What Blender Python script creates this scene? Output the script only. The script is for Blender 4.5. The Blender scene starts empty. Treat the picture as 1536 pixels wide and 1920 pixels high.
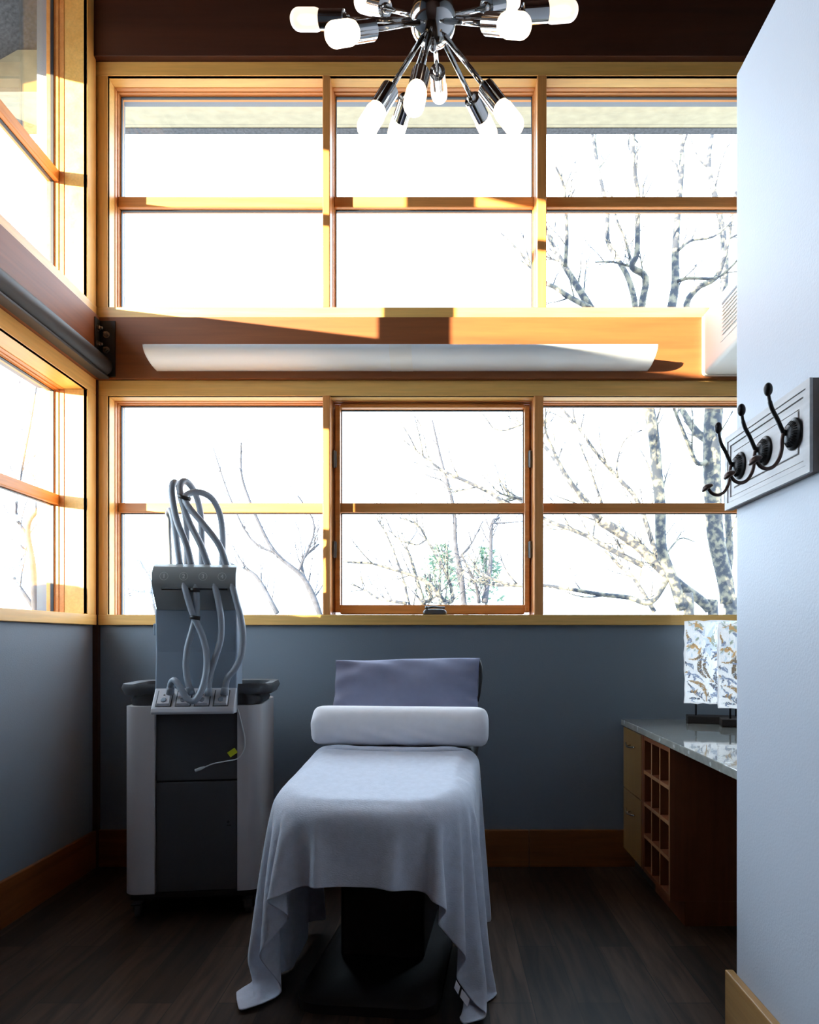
import bpy, bmesh, math, random
from mathutils import Vector, Matrix
random.seed(7)
SC = bpy.context.scene
COL = SC.collection
R = math.radians
CAMZ = 1.17
FPX = 1280.0          # focal length in pixels of the 1536 x 1920 frame
D = 3.536             # back wall plane (metres in front of the camera)
XL = -1.80            # left wall plane

# ------------------------------------------------------------------ mesh helpers
def link(o, parent=None):
    COL.objects.link(o)
    if parent: o.parent = parent
    return o

def obj(name, bm, mat, parent=None, smooth=False, recalc=True):
    if recalc: bmesh.ops.recalc_face_normals(bm, faces=bm.faces)
    me = bpy.data.meshes.new(name)
    bm.to_mesh(me); bm.free()
    for m in (mat if isinstance(mat, (list, tuple)) else [mat]): me.materials.append(m)
    if smooth:
        for p in me.polygons: p.use_smooth = True
    o = bpy.data.objects.new(name, me)
    return link(o, parent)

def autosmooth(o, ang=40):
    me = o.data
    for p in me.polygons: p.use_smooth = True
    bm = bmesh.new(); bm.from_mesh(me)
    for e in bm.edges:
        if len(e.link_faces) == 2 and e.calc_face_angle(0) > R(ang): e.smooth = False
    bm.to_mesh(me); bm.free()
    return o

def tag(o, label=None, cat=None, group=None, kind=None):
    if label: o['label'] = label
    if cat: o['category'] = cat
    if group: o['group'] = group
    if kind: o['kind'] = kind
    return o

def thing(name, label, cat, loc=(0, 0, 0), rz=0, group=None, kind=None):
    o = bpy.data.objects.new(name, None); link(o)
    o.empty_display_size = .05
    o.location = loc; o.rotation_euler = (0, 0, rz)
    return tag(o, label, cat, group, kind)

def struct_obj(name, bm, mat, label=None, cat=None):
    o = obj(name, bm, mat)
    return tag(o, label, cat, None, 'structure')

def box(bm, x0, x1, y0, y1, z0, z1, bevel=0, seg=2, mi=0):
    x0, x1 = sorted((x0, x1)); y0, y1 = sorted((y0, y1)); z0, z1 = sorted((z0, z1))
    vs = [bm.verts.new(p) for p in ((x0,y0,z0),(x1,y0,z0),(x1,y1,z0),(x0,y1,z0),(x0,y0,z1),(x1,y0,z1),(x1,y1,z1),(x0,y1,z1))]
    fs = [bm.faces.new([vs[i] for i in q]) for q in ((3,2,1,0),(4,5,6,7),(0,1,5,4),(1,2,6,5),(2,3,7,6),(3,0,4,7))]
    for f in fs: f.material_index = mi
    if bevel:
        es = list({e for f in fs for e in f.edges})
        r = bmesh.ops.bevel(bm, geom=es, offset=bevel, segments=seg, affect='EDGES', profile=.5, clamp_overlap=True)
        for f in r['faces']: f.material_index = mi
    return vs

def hexa(bm, pts):
    vs = [bm.verts.new(p) for p in pts]
    for q in ((3,2,1,0),(4,5,6,7),(0,1,5,4),(1,2,6,5),(2,3,7,6),(3,0,4,7)): bm.faces.new([vs[i] for i in q])

def prism(bm, poly, a, b, axis='x', mi=0):
    """poly: 2D points; extruded along axis from a to b (poly lies in the other two axes, in order)"""
    def P(p, t):
        return {'x': (t, p[0], p[1]), 'y': (p[0], t, p[1]), 'z': (p[0], p[1], t)}[axis]
    A = [bm.verts.new(P(p, a)) for p in poly]; B = [bm.verts.new(P(p, b)) for p in poly]
    n = len(poly)
    f = [bm.faces.new(A), bm.faces.new(B[::-1])]
    for i in range(n): f.append(bm.faces.new((A[i], A[(i+1) % n], B[(i+1) % n], B[i])))
    for q in f: q.material_index = mi

def spline(pts, n=6):
    """Catmull-Rom through pts"""
    P = [Vector(p) for p in pts]
    out = []
    for i in range(len(P) - 1):
        p0 = P[i-1] if i else P[0]*2 - P[1]
        p1, p2 = P[i], P[i+1]
        p3 = P[i+2] if i + 2 < len(P) else P[-1]*2 - P[-2]
        for k in range(n):
            t = k / n
            out.append(.5*((2*p1) + (p2-p0)*t + (2*p0-5*p1+4*p2-p3)*t*t + (3*p1-p0-3*p2+p3)*t**3))
    out.append(P[-1])
    return out

def tube(bm, pts, r, sides=10, cap=True, mi=0):
    P = [Vector(p) for p in pts]
    n = len(P)
    rad = r if isinstance(r, (list, tuple)) else [r]*n
    T = []
    for i in range(n):
        t = P[min(i+1, n-1)] - P[max(i-1, 0)]
        T.append(t.normalized() if t.length > 1e-9 else Vector((0, 0, 1)))
    u = T[0].orthogonal().normalized()
    rings = []
    for i in range(n):
        u = (u - T[i]*u.dot(T[i]))
        u = u.normalized() if u.length > 1e-6 else T[i].orthogonal().normalized()
        v = T[i].cross(u)
        rings.append([bm.verts.new(P[i] + (u*math.cos(2*math.pi*k/sides) + v*math.sin(2*math.pi*k/sides))*rad[i]) for k in range(sides)])
    for a, b in zip(rings, rings[1:]):
        for k in range(sides):
            bm.faces.new((a[k], a[(k+1) % sides], b[(k+1) % sides], b[k])).material_index = mi
    if cap:
        bm.faces.new(rings[0][::-1]).material_index = mi; bm.faces.new(rings[-1]).material_index = mi
    return rings

def lathe(bm, prof, origin, axis, sides=24, mi=0):
    """prof: (distance along axis, radius)"""
    o = Vector(origin); a = Vector(axis).normalized(); u = a.orthogonal().normalized(); v = a.cross(u)
    rings = []
    for t, r in prof:
        if r < 1e-6: rings.append([bm.verts.new(o + a*t)])
        else: rings.append([bm.verts.new(o + a*t + (u*math.cos(2*math.pi*k/sides) + v*math.sin(2*math.pi*k/sides))*r) for k in range(sides)])
    for A, B in zip(rings, rings[1:]):
        for k in range(sides):
            k2 = (k+1) % sides
            if len(A) == 1 and len(B) == 1: continue
            if len(A) == 1: f = bm.faces.new((A[0], B[k], B[k2]))
            elif len(B) == 1: f = bm.faces.new((A[k], A[k2], B[0]))
            else: f = bm.faces.new((A[k], A[k2], B[k2], B[k]))
            f.material_index = mi

def ellipsoid(bm, c, rx, ry, rz, n=14, mi=0):
    r = bmesh.ops.create_uvsphere(bm, u_segments=n*2, v_segments=n, radius=1)
    for v in r['verts']: v.co = Vector((c[0] + v.co.x*rx, c[1] + v.co.y*ry, c[2] + v.co.z*rz))

def rrect(w0, w1, d0, d1, r, n=6):
    """rounded rectangle outline, counter-clockwise"""
    pts = []
    for cx, cy, a0 in ((w1-r, d0+r, -90), (w1-r, d1-r, 0), (w0+r, d1-r, 90), (w0+r, d0+r, 180)):
        for i in range(n+1):
            a = R(a0 + 90*i/n); pts.append((cx + r*math.cos(a), cy + r*math.sin(a)))
    return pts

def loft(bm, rings, close=True, mi=0):
    V = [[bm.verts.new(p) for p in r] for r in rings]
    n = len(V[0])
    for a, b in zip(V, V[1:]):
        for i in range(n): bm.faces.new((a[i], a[(i+1) % n], b[(i+1) % n], b[i])).material_index = mi
    if close:
        bm.faces.new(V[0][::-1]).material_index = mi; bm.faces.new(V[-1]).material_index = mi

# ------------------------------------------------------------------ materials
def new_mat(name):
    m = bpy.data.materials.new(name); m.use_nodes = True
    nt = m.node_tree
    return m, nt, nt.nodes['Principled BSDF']

def N(nt, t, **kw):
    n = nt.nodes.new(t)
    for k, v in kw.items(): setattr(n, k, v)
    return n

def plain(name, col, rough=.5, metal=0, spec=.5, noise=0, nscale=20, bump=0, bscale=200, sheen=0, coat=0):
    m, nt, b = new_mat(name)
    b.inputs['Base Color'].default_value = (*col, 1)
    b.inputs['Roughness'].default_value = rough
    b.inputs['Metallic'].default_value = metal
    b.inputs['Specular IOR Level'].default_value = spec
    b.inputs['Sheen Weight'].default_value = sheen
    b.inputs['Coat Weight'].default_value = coat
    if noise or bump:
        tc = N(nt, 'ShaderNodeTexCoord')
    if noise:
        nz = N(nt, 'ShaderNodeTexNoise'); nz.inputs['Scale'].default_value = nscale; nz.inputs['Detail'].default_value = 5
        nt.links.new(tc.outputs['Object'], nz.inputs['Vector'])
        cr = N(nt, 'ShaderNodeValToRGB')
        cr.color_ramp.elements[0].position = .3; cr.color_ramp.elements[1].position = .7
        cr.color_ramp.elements[0].color = (*[c*(1-noise) for c in col], 1)
        cr.color_ramp.elements[1].color = (*[min(1, c*(1+noise)) for c in col], 1)
        nt.links.new(nz.outputs['Fac'], cr.inputs['Fac']); nt.links.new(cr.outputs['Color'], b.inputs['Base Color'])
    if bump:
        nb = N(nt, 'ShaderNodeTexNoise'); nb.inputs['Scale'].default_value = bscale; nb.inputs['Detail'].default_value = 3
        nt.links.new(tc.outputs['Object'], nb.inputs['Vector'])
        bp = N(nt, 'ShaderNodeBump'); bp.inputs['Strength'].default_value = bump; bp.inputs['Distance'].default_value = .002
        nt.links.new(nb.outputs['Fac'], bp.inputs['Height']); nt.links.new(bp.outputs['Normal'], b.inputs['Normal'])
    return m

def wood(name, dark, light, axis='x', rough=.4, grain=18, knots=0, spec=.4, coat=0, stretch=.06, contrast=.25):
    """straight grained wood; axis = direction of the grain"""
    m, nt, b = new_mat(name)
    tc = N(nt, 'ShaderNodeTexCoord'); mp = N(nt, 'ShaderNodeMapping')
    s = [grain, grain, grain]; s['xyz'.index(axis)] = grain*stretch
    mp.inputs['Scale'].default_value = s
    nt.links.new(tc.outputs['Object'], mp.inputs['Vector'])
    n1 = N(nt, 'ShaderNodeTexNoise'); n1.inputs['Scale'].default_value = 1; n1.inputs['Detail'].default_value = 6; n1.inputs['Distortion'].default_value = .6
    nt.links.new(mp.outputs['Vector'], n1.inputs['Vector'])
    cr = N(nt, 'ShaderNodeValToRGB')
    cr.color_ramp.elements[0].position = .5-contrast; cr.color_ramp.elements[1].position = .5+contrast
    cr.color_ramp.elements[0].color = (*dark, 1); cr.color_ramp.elements[1].color = (*light, 1)
    nt.links.new(n1.outputs['Fac'], cr.inputs['Fac'])
    last = cr.outputs['Color']
    n2 = N(nt, 'ShaderNodeTexNoise'); n2.inputs['Scale'].default_value = 6; n2.inputs['Detail'].default_value = 3
    nt.links.new(mp.outputs['Vector'], n2.inputs['Vector'])
    mx = N(nt, 'ShaderNodeMixRGB', blend_type='MULTIPLY'); mx.inputs['Fac'].default_value = .35
    nt.links.new(last, mx.inputs[1]); nt.links.new(n2.outputs['Fac'], mx.inputs[2])
    g = N(nt, 'ShaderNodeMixRGB', blend_type='ADD'); g.inputs['Fac'].default_value = .0
    nt.links.new(mx.outputs['Color'], g.inputs[1]); last = g.outputs['Color']
    if knots:
        vo = N(nt, 'ShaderNodeTexVoronoi'); vo.inputs['Scale'].default_value = knots
        mp2 = N(nt, 'ShaderNodeMapping'); sc2 = [1.6, 1.6, 1.6]; sc2['xyz'.index(axis)] = .8; mp2.inputs['Scale'].default_value = sc2
        nt.links.new(tc.outputs['Object'], mp2.inputs['Vector']); nt.links.new(mp2.outputs['Vector'], vo.inputs['Vector'])
        kr = N(nt, 'ShaderNodeValToRGB'); kr.color_ramp.elements[0].position = .03; kr.color_ramp.elements[1].position = .11
        kr.color_ramp.elements[0].color = (.18, .1, .06, 1); kr.color_ramp.elements[1].color = (1, 1, 1, 1)
        nt.links.new(vo.outputs['Distance'], kr.inputs['Fac'])
        km = N(nt, 'ShaderNodeMixRGB', blend_type='MULTIPLY'); km.inputs['Fac'].default_value = 1
        nt.links.new(last, km.inputs[1]); nt.links.new(kr.outputs['Color'], km.inputs[2]); last = km.outputs['Color']
    nt.links.new(last, b.inputs['Base Color'])
    b.inputs['Roughness'].default_value = rough; b.inputs['Specular IOR Level'].default_value = spec
    b.inputs['Coat Weight'].default_value = coat
    bp = N(nt, 'ShaderNodeBump'); bp.inputs['Strength'].default_value = .12; bp.inputs['Distance'].default_value = .001
    nt.links.new(n2.outputs['Fac'], bp.inputs['Height']); nt.links.new(bp.outputs['Normal'], b.inputs['Normal'])
    return m

def planks(name):
    m, nt, b = new_mat(name)
    tc = N(nt, 'ShaderNodeTexCoord'); mp = N(nt, 'ShaderNodeMapping')
    mp.inputs['Rotation'].default_value = (0, 0, R(90)); mp.inputs['Scale'].default_value = (1, 1, 1)
    nt.links.new(tc.outputs['Object'], mp.inputs['Vector'])
    br = N(nt, 'ShaderNodeTexBrick'); br.offset = .37; br.inputs['Scale'].default_value = 1
    br.inputs['Brick Width'].default_value = 1.1; br.inputs['Row Height'].default_value = .145
    br.inputs['Mortar Size'].default_value = .0016; br.inputs['Bias'].default_value = 0
    br.inputs['Color1'].default_value = (.020, .012, .008, 1); br.inputs['Color2'].default_value = (.075, .046, .031, 1)
    br.inputs['Mortar'].default_value = (.012, .008, .006, 1)
    nt.links.new(mp.outputs['Vector'], br.inputs['Vector'])
    mp2 = N(nt, 'ShaderNodeMapping'); mp2.inputs['Scale'].default_value = (22, 2.2, 1)
    nt.links.new(tc.outputs['Object'], mp2.inputs['Vector'])
    nz = N(nt, 'ShaderNodeTexNoise'); nz.inputs['Scale'].default_value = 1.2; nz.inputs['Detail'].default_value = 7; nz.inputs['Distortion'].default_value = .8
    nt.links.new(mp2.outputs['Vector'], nz.inputs['Vector'])
    cr = N(nt, 'ShaderNodeValToRGB'); cr.color_ramp.elements[0].position = .32; cr.color_ramp.elements[1].position = .66
    cr.color_ramp.elements[0].color = (.35, .32, .3, 1); cr.color_ramp.elements[1].color = (1.25, 1.2, 1.15, 1)
    nt.links.new(nz.outputs['Fac'], cr.inputs['Fac'])
    mx = N(nt, 'ShaderNodeMixRGB', blend_type='MULTIPLY'); mx.inputs['Fac'].default_value = 1
    nt.links.new(br.outputs['Color'], mx.inputs[1]); nt.links.new(cr.outputs['Color'], mx.inputs[2])
    nt.links.new(mx.outputs['Color'], b.inputs['Base Color'])
    b.inputs['Roughness'].default_value = .5; b.inputs['Specular IOR Level'].default_value = .3
    bp = N(nt, 'ShaderNodeBump'); bp.inputs['Strength'].default_value = .3; bp.inputs['Distance'].default_value = .001
    nt.links.new(nz.outputs['Fac'], bp.inputs['Height']); nt.links.new(bp.outputs['Normal'], b.inputs['Normal'])
    return m

def glass_mat(name, tint=(.97, .985, .98)):
    """clear window pane: transmits straight through, Fresnel reflections on top"""
    m, nt, b = new_mat(name)
    nt.nodes.remove(b)
    out = nt.nodes['Material Output']
    tr = N(nt, 'ShaderNodeBsdfTransparent'); tr.inputs['Color'].default_value = (*tint, 1)
    gl = N(nt, 'ShaderNodeBsdfGlossy'); gl.inputs['Roughness'].default_value = .0; gl.inputs['Color'].default_value = (1, 1, 1, 1)
    fr = N(nt, 'ShaderNodeFresnel'); fr.inputs['IOR'].default_value = 1.5
    mx = N(nt, 'ShaderNodeMixShader')
    ge = N(nt, 'ShaderNodeNewGeometry'); iv = N(nt, 'ShaderNodeMapRange')     # same reflectance on both faces of the pane
    iv.inputs['To Min'].default_value = 1.5; iv.inputs['To Max'].default_value = 1/1.5
    nt.links.new(ge.outputs['Backfacing'], iv.inputs['Value']); nt.links.new(iv.outputs['Result'], fr.inputs['IOR'])
    nt.links.new(fr.outputs['Fac'], mx.inputs['Fac']); nt.links.new(tr.outputs[0], mx.inputs[1]); nt.links.new(gl.outputs[0], mx.inputs[2])
    nt.links.new(mx.outputs[0], out.inputs['Surface'])
    return m

def emit_mat(name, col, strength):
    m, nt, b = new_mat(name)
    b.inputs['Base Color'].default_value = (.9, .88, .84, 1); b.inputs['Roughness'].default_value = .25
    b.inputs['Emission Color'].default_value = (*col, 1); b.inputs['Emission Strength'].default_value = strength
    return m

def fabric(name, col, weave=400, bump=.4, rough=.9, noise=.08, sheen=.3, nscale=30):
    m, nt, b = new_mat(name)
    tc = N(nt, 'ShaderNodeTexCoord')
    nz = N(nt, 'ShaderNodeTexNoise'); nz.inputs['Scale'].default_value = nscale; nz.inputs['Detail'].default_value = 6
    nt.links.new(tc.outputs['Object'], nz.inputs['Vector'])
    cr = N(nt, 'ShaderNodeValToRGB'); cr.color_ramp.elements[0].position = .3; cr.color_ramp.elements[1].position = .7
    cr.color_ramp.elements[0].color = (*[c*(1-noise) for c in col], 1); cr.color_ramp.elements[1].color = (*[min(1, c*(1+noise)) for c in col], 1)
    nt.links.new(nz.outputs['Fac'], cr.inputs['Fac']); nt.links.new(cr.outputs['Color'], b.inputs['Base Color'])
    mp = N(nt, 'ShaderNodeMapping'); mp.inputs['Scale'].default_value = (.5, 1, 1.4)
    nt.links.new(tc.outputs['Object'], mp.inputs['Vector'])
    n2 = N(nt, 'ShaderNodeTexNoise'); n2.inputs['Scale'].default_value = weave; n2.inputs['Detail'].default_value = 2
    nt.links.new(mp.outputs['Vector'], n2.inputs['Vector'])
    bp = N(nt, 'ShaderNodeBump'); bp.inputs['Strength'].default_value = bump; bp.inputs['Distance'].default_value = .002
    nt.links.new(n2.outputs['Fac'], bp.inputs['Height']); nt.links.new(bp.outputs['Normal'], b.inputs['Normal'])
    b.inputs['Roughness'].default_value = rough; b.inputs['Sheen Weight'].default_value = sheen; b.inputs['Specular IOR Level'].default_value = .15
    return m

PINE_D, PINE_L = (.86, .45, .11), (.95, .58, .18)
RED_D, RED_L = (.66, .245, .06), (.84, .37, .11)
M = {}
for ax in 'xyz':
    M['pine_'+ax] = wood('pine_casing_'+ax, PINE_D, PINE_L, ax, rough=.38, grain=16)
    M['fir_'+ax] = wood('fir_sash_'+ax, RED_D, RED_L, ax, rough=.4, grain=22)
M['beam_x'] = wood('timber_beam_x', (.20, .055, .014), (.33, .105, .028), 'x', rough=.55, grain=10, knots=1.3, contrast=.3)
M['beam_y'] = wood('timber_beam_y', (.20, .055, .014), (.33, .105, .028), 'y', rough=.55, grain=10, knots=1.3, contrast=.3)
M['dark_beam'] = wood('dark_timber', (.045, .012, .005), (.085, .024, .010), 'x', rough=.6, grain=8, knots=1.5)
M['post'] = wood('corner_post_wood', (.06, .017, .008), (.10, .032, .014), 'z', rough=.5, grain=14)
M['ceiling'] = wood('ceiling_boards', (.035, .012, .006), (.06, .02, .01), 'y', rough=.6, grain=8)
M['base_x'] = wood('baseboard_x', (.22, .07, .014), (.32, .115, .026), 'x', rough=.4, grain=14)
M['base_y'] = wood('baseboard_y', (.20, .06, .012), (.30, .10, .022), 'y', rough=.4, grain=14)
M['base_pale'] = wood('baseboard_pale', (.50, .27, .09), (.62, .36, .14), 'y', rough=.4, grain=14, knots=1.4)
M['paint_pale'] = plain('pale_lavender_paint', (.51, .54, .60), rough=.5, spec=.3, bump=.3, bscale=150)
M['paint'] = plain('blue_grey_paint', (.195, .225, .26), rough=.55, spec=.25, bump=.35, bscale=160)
M['paint_ext'] = plain('siding', (.30, .25, .2), rough=.8)
M['floor'] = planks('dark_planks')
M['glass'] = glass_mat('window_glass')
M['gasket'] = plain('glazing_gasket', (.015, .016, .02), rough=.5)
M['soffit'] = plain('stucco_soffit', (.43, .36, .235), rough=.9, noise=.10, nscale=14)
M['fascia'] = plain('grey_fascia', (.10, .10, .11), rough=.7, noise=.4, nscale=60)
M['ground'] = plain('dry_ground', (.32, .31, .29), rough=.95, noise=.3, nscale=.6)
M['black_steel'] = plain('black_steel', (.010, .010, .011), rough=.6)
M['bolt'] = plain('zinc_bolt', (.30, .27, .22), rough=.35, metal=1)
M['white_plastic'] = plain('white_plastic', (.80, .83, .82), rough=.35)
M['white_enamel'] = plain('white_enamel', (.72, .77, .80), rough=.3)
M['diffuser'] = plain('opal_diffuser', (.80, .86, .90), rough=.4)
M['chrome'] = plain('chrome', (.62, .60, .58), rough=.09, metal=1)
M['filament'] = emit_mat('glowing_filament', (1, .78, .48), 55.0)
M['filament_dim'] = emit_mat('weak_filament', (1, .84, .62), 2.2)
def bulb_glass(name, col, em, clear):
    m, nt, b = new_mat(name)
    b.inputs['Base Color'].default_value = (.85, .82, .78, 1); b.inputs['Roughness'].default_value = .15
    b.inputs['Emission Color'].default_value = (*col, 1); b.inputs['Emission Strength'].default_value = em
    tr = N(nt, 'ShaderNodeBsdfTransparent'); mx = N(nt, 'ShaderNodeMixShader'); mx.inputs['Fac'].default_value = clear
    nt.links.new(b.outputs[0], mx.inputs[1]); nt.links.new(tr.outputs[0], mx.inputs[2]); nt.links.new(mx.outputs[0], nt.nodes['Material Output'].inputs['Surface'])
    return m
M['bulb'] = bulb_glass('warm_bulb_glass', (1, .62, .28), 1.2, .40)
M['bulb_dim'] = bulb_glass('frosted_bulb_glass', (1, .80, .62), .8, .2)
M['iron'] = plain('dark_iron', (.018, .017, .018), rough=.38, metal=.6)
M['bronze'] = plain('bronze_iron', (.07, .045, .04), rough=.35, metal=.7)
M['rack_white'] = wood('whitewashed_board', (.62, .60, .60), (.74, .72, .72), 'y', rough=.5, grain=12)
M['rack_edge'] = plain('grey_brown_edge', (.20, .165, .15), rough=.6)
M['maple_z'] = wood('maple_front', (.27, .145, .045), (.34, .195, .07), 'z', rough=.35, grain=8)
M['cherry'] = wood('cherry_panel', (.20, .065, .025), (.28, .095, .04), 'z', rough=.35, grain=10)
M['rack_wood'] = wood('rack_edge_wood', (.36, .16, .07), (.46, .23, .11), 'z', rough=.4, grain=12)
M['nickel'] = plain('brushed_nickel', (.6, .57, .52), rough=.25, metal=1)
M['gunmetal'] = plain('gunmetal', (.16, .155, .15), rough=.45, metal=.8)
M['toe'] = plain('toe_kick_black', (.02, .013, .01), rough=.6)
# ------------------------------------------------------------------ room shell
XR = 1.72            # right wall plane behind the desk
YF = -1.5            # wall behind the camera
Z_SILL_B, Z_SILL_T = 1.247, 1.300        # lower window sill board
Z_LH, Z_LC = 2.427, 2.507                # lower window head opening / casing top
Z_US_B, Z_US_T = 2.822, 2.883            # upper window sill board
Z_UH, Z_UC = 4.076, 4.148                # upper window head opening / casing top
TOP = 5.35
Z_VH, Z_VC = 4.45, 4.53                  # head of the taller upper left windows

bm = bmesh.new(); box(bm, XL-.35, XR+.3, YF-.3, D+.3, -.2, 0)
struct_obj('floor', bm, M['floor'])
def ceil_z(y): return 4.98 + .12*(y-D)
bm = bmesh.new()
hexa(bm, [(XL-.35, YF-.3, ceil_z(YF-.3)), (XR+.3, YF-.3, ceil_z(YF-.3)), (XR+.3, D+.3, ceil_z(D+.3)), (XL-.35, D+.3, ceil_z(D+.3)),
          (XL-.35, YF-.3, ceil_z(YF-.3)+.25), (XR+.3, YF-.3, ceil_z(YF-.3)+.25), (XR+.3, D+.3, ceil_z(D+.3)+.25), (XL-.35, D+.3, ceil_z(D+.3)+.25)])
struct_obj('ceiling', bm, M['ceiling'])

BX0, BX1 = -1.725, 1.63          # back window opening
WB = .20                          # wall thickness
bm = bmesh.new()
box(bm, XL-.30, XR+.3, D, D+WB, 0, Z_SILL_T-.012)
box(bm, XL-.30, XR+.3, D, D+WB, Z_LH+.012, Z_US_T-.012)
box(bm, XL-.30, XR+.3, D, D+WB, Z_UH+.012, TOP)
for z0, z1 in ((Z_SILL_T-.012, Z_LH+.012), (Z_US_T-.012, Z_UH+.012)):
    box(bm, XL-.30, BX0-.012, D, D+WB, z0, z1); box(bm, BX1+.012, XR+.3, D, D+WB, z0, z1)
struct_obj('wall_back', bm, M['paint'])

LW = .24                          # left wall thickness
L1 = (1.95, 3.42); L2 = (.42, 1.83); L3 = (2.20, 3.42)      # openings along the left wall
bm = bmesh.new()
box(bm, XL-LW, XL, YF, D, 0, Z_SILL_T-.012)
box(bm, XL-LW, XL, YF, D, Z_LH+.012, Z_US_T-.012)
box(bm, XL-LW, XL, YF, D, Z_VH+.012, TOP)
for z0, z1, ops in ((Z_SILL_T-.012, Z_LH+.012, (L3,)), (Z_US_T-.012, Z_VH+.012, (L2, L1))):
    y = YF
    for a, b in ops:
        box(bm, XL-LW, XL, y, a-.012, z0, z1); y = b+.012
    box(bm, XL-LW, XL, y, D, z0, z1)
struct_obj('wall_left', bm, M['paint'])
bm = bmesh.new(); box(bm, XR, XR+.2, YF, D, 0, TOP)
struct_obj('wall_right', bm, M['paint'])
bm = bmesh.new(); box(bm, XL-.3, XR+.3, YF-.2, YF, 0, TOP)
struct_obj('wall_front', bm, M['ceiling'])

# partition wall on the right, rounded end and top corner
PX, PE, PT = .865, 2.03, 2.83
bm = bmesh.new()
prism(bm, [(PX+.125, YF), (PX+.125, PE-.03)] + [(PX+.095+.03*math.cos(R(a)), PE-.03+.03*math.sin(R(a))) for a in range(15, 91, 15)]
      + [(PX+.03-.03*math.sin(R(a)), PE-.03+.03*math.cos(R(a))) for a in range(0, 91, 15)] + [(PX, YF)], 0, PT, 'z')
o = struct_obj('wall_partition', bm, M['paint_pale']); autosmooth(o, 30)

# baseboards
BH = .19
bm = bmesh.new(); box(bm, XL+.02, .445, D-.02, D, 0, BH, .003); box(bm, .447, XR, D-.02, D, 0, BH, .003)
struct_obj('baseboard_back', bm, M['base_x'])
bm = bmesh.new(); box(bm, XL, XL+.02, YF, D-.02, 0, BH, .003)
struct_obj('baseboard_left', bm, M['base_y'])
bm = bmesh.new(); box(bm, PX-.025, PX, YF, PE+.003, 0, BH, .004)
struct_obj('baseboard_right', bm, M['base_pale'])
# beams and posts
bm = bmesh.new(); box(bm, XL, XR, D-.045, D, Z_LC, Z_US_B, .003)
struct_obj('trim_1', bm, M['beam_x'], 'long reddish timber beam on the back wall between the two window rows')
bm = bmesh.new(); box(bm, XL, XL+.045, YF, D-.046, Z_LC, Z_US_B, .003)
struct_obj('trim_2', bm, M['beam_y'], 'reddish timber beam along the left wall between its window rows')
bm = bmesh.new(); box(bm, XL, XR, D-.055, D, Z_UC, TOP-.45, .003)
struct_obj('trim_3', bm, M['dark_beam'], 'dark timber beam above the upper back window')
bm = bmesh.new(); box(bm, XL, XL+.028, D-.028, D, 0, Z_LC, .002); box(bm, XL, XL+.018, D-.018, D, Z_US_B, Z_VC, .002)
struct_obj('trim_4', bm, M['post'], 'slim dark corner post between left and back walls')
bm = bmesh.new(); box(bm, XL, XL+.055, YF, D-.056, Z_VC, Z_VC+.2, .003)
struct_obj('trim_5', bm, M['dark_beam'], 'dark timber beam above the upper left windows')

# roof overhang outside
def eave_z(y): return 3.92 + .13*(y-1.69)
EY = 4.20; EX = -2.60
bm = bmesh.new()
prism(bm, [(D+WB, 4.17), (EY, 4.322), (EY, 4.40), (D+WB, 4.40)], EX, 3.2, 'x')
struct_obj('trim_6', bm, M['soffit'], 'pale stucco underside of the roof overhang outside the back window')
bm = bmesh.new(); prism(bm, [(EY, 4.318), (EY+.05, 4.318), (EY+.05, 4.50), (EY, 4.50)], EX, 3.2, 'x')
prism(bm, [(EY-.055, 4.305), (EY-.045, 4.307), (EY-.045, 4.32), (EY-.055, 4.318)], EX, 3.2, 'x')
struct_obj('trim_7', bm, M['fascia'], 'grey fascia edge of the roof overhang outside the back window')
bm = bmesh.new()
x0, x1 = EX, XL-LW
hexa(bm, [(x0, YF, eave_z(YF)), (x1, YF, 4.56), (x1, EY, 4.56), (x0, EY, eave_z(EY)),
          (x0, YF, eave_z(YF)+.12), (x1, YF, 4.70), (x1, EY, 4.70), (x0, EY, eave_z(EY)+.12)])
struct_obj('trim_8', bm, M['fascia'], 'shaded roof overhang outside the upper left windows')
bm = bmesh.new()
r = bmesh.ops.create_circle(bm, cap_ends=True, segments=48, radius=90)
for v in r['verts']: v.co.z = -3.2
struct_obj('ground', bm, M['ground'])

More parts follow.
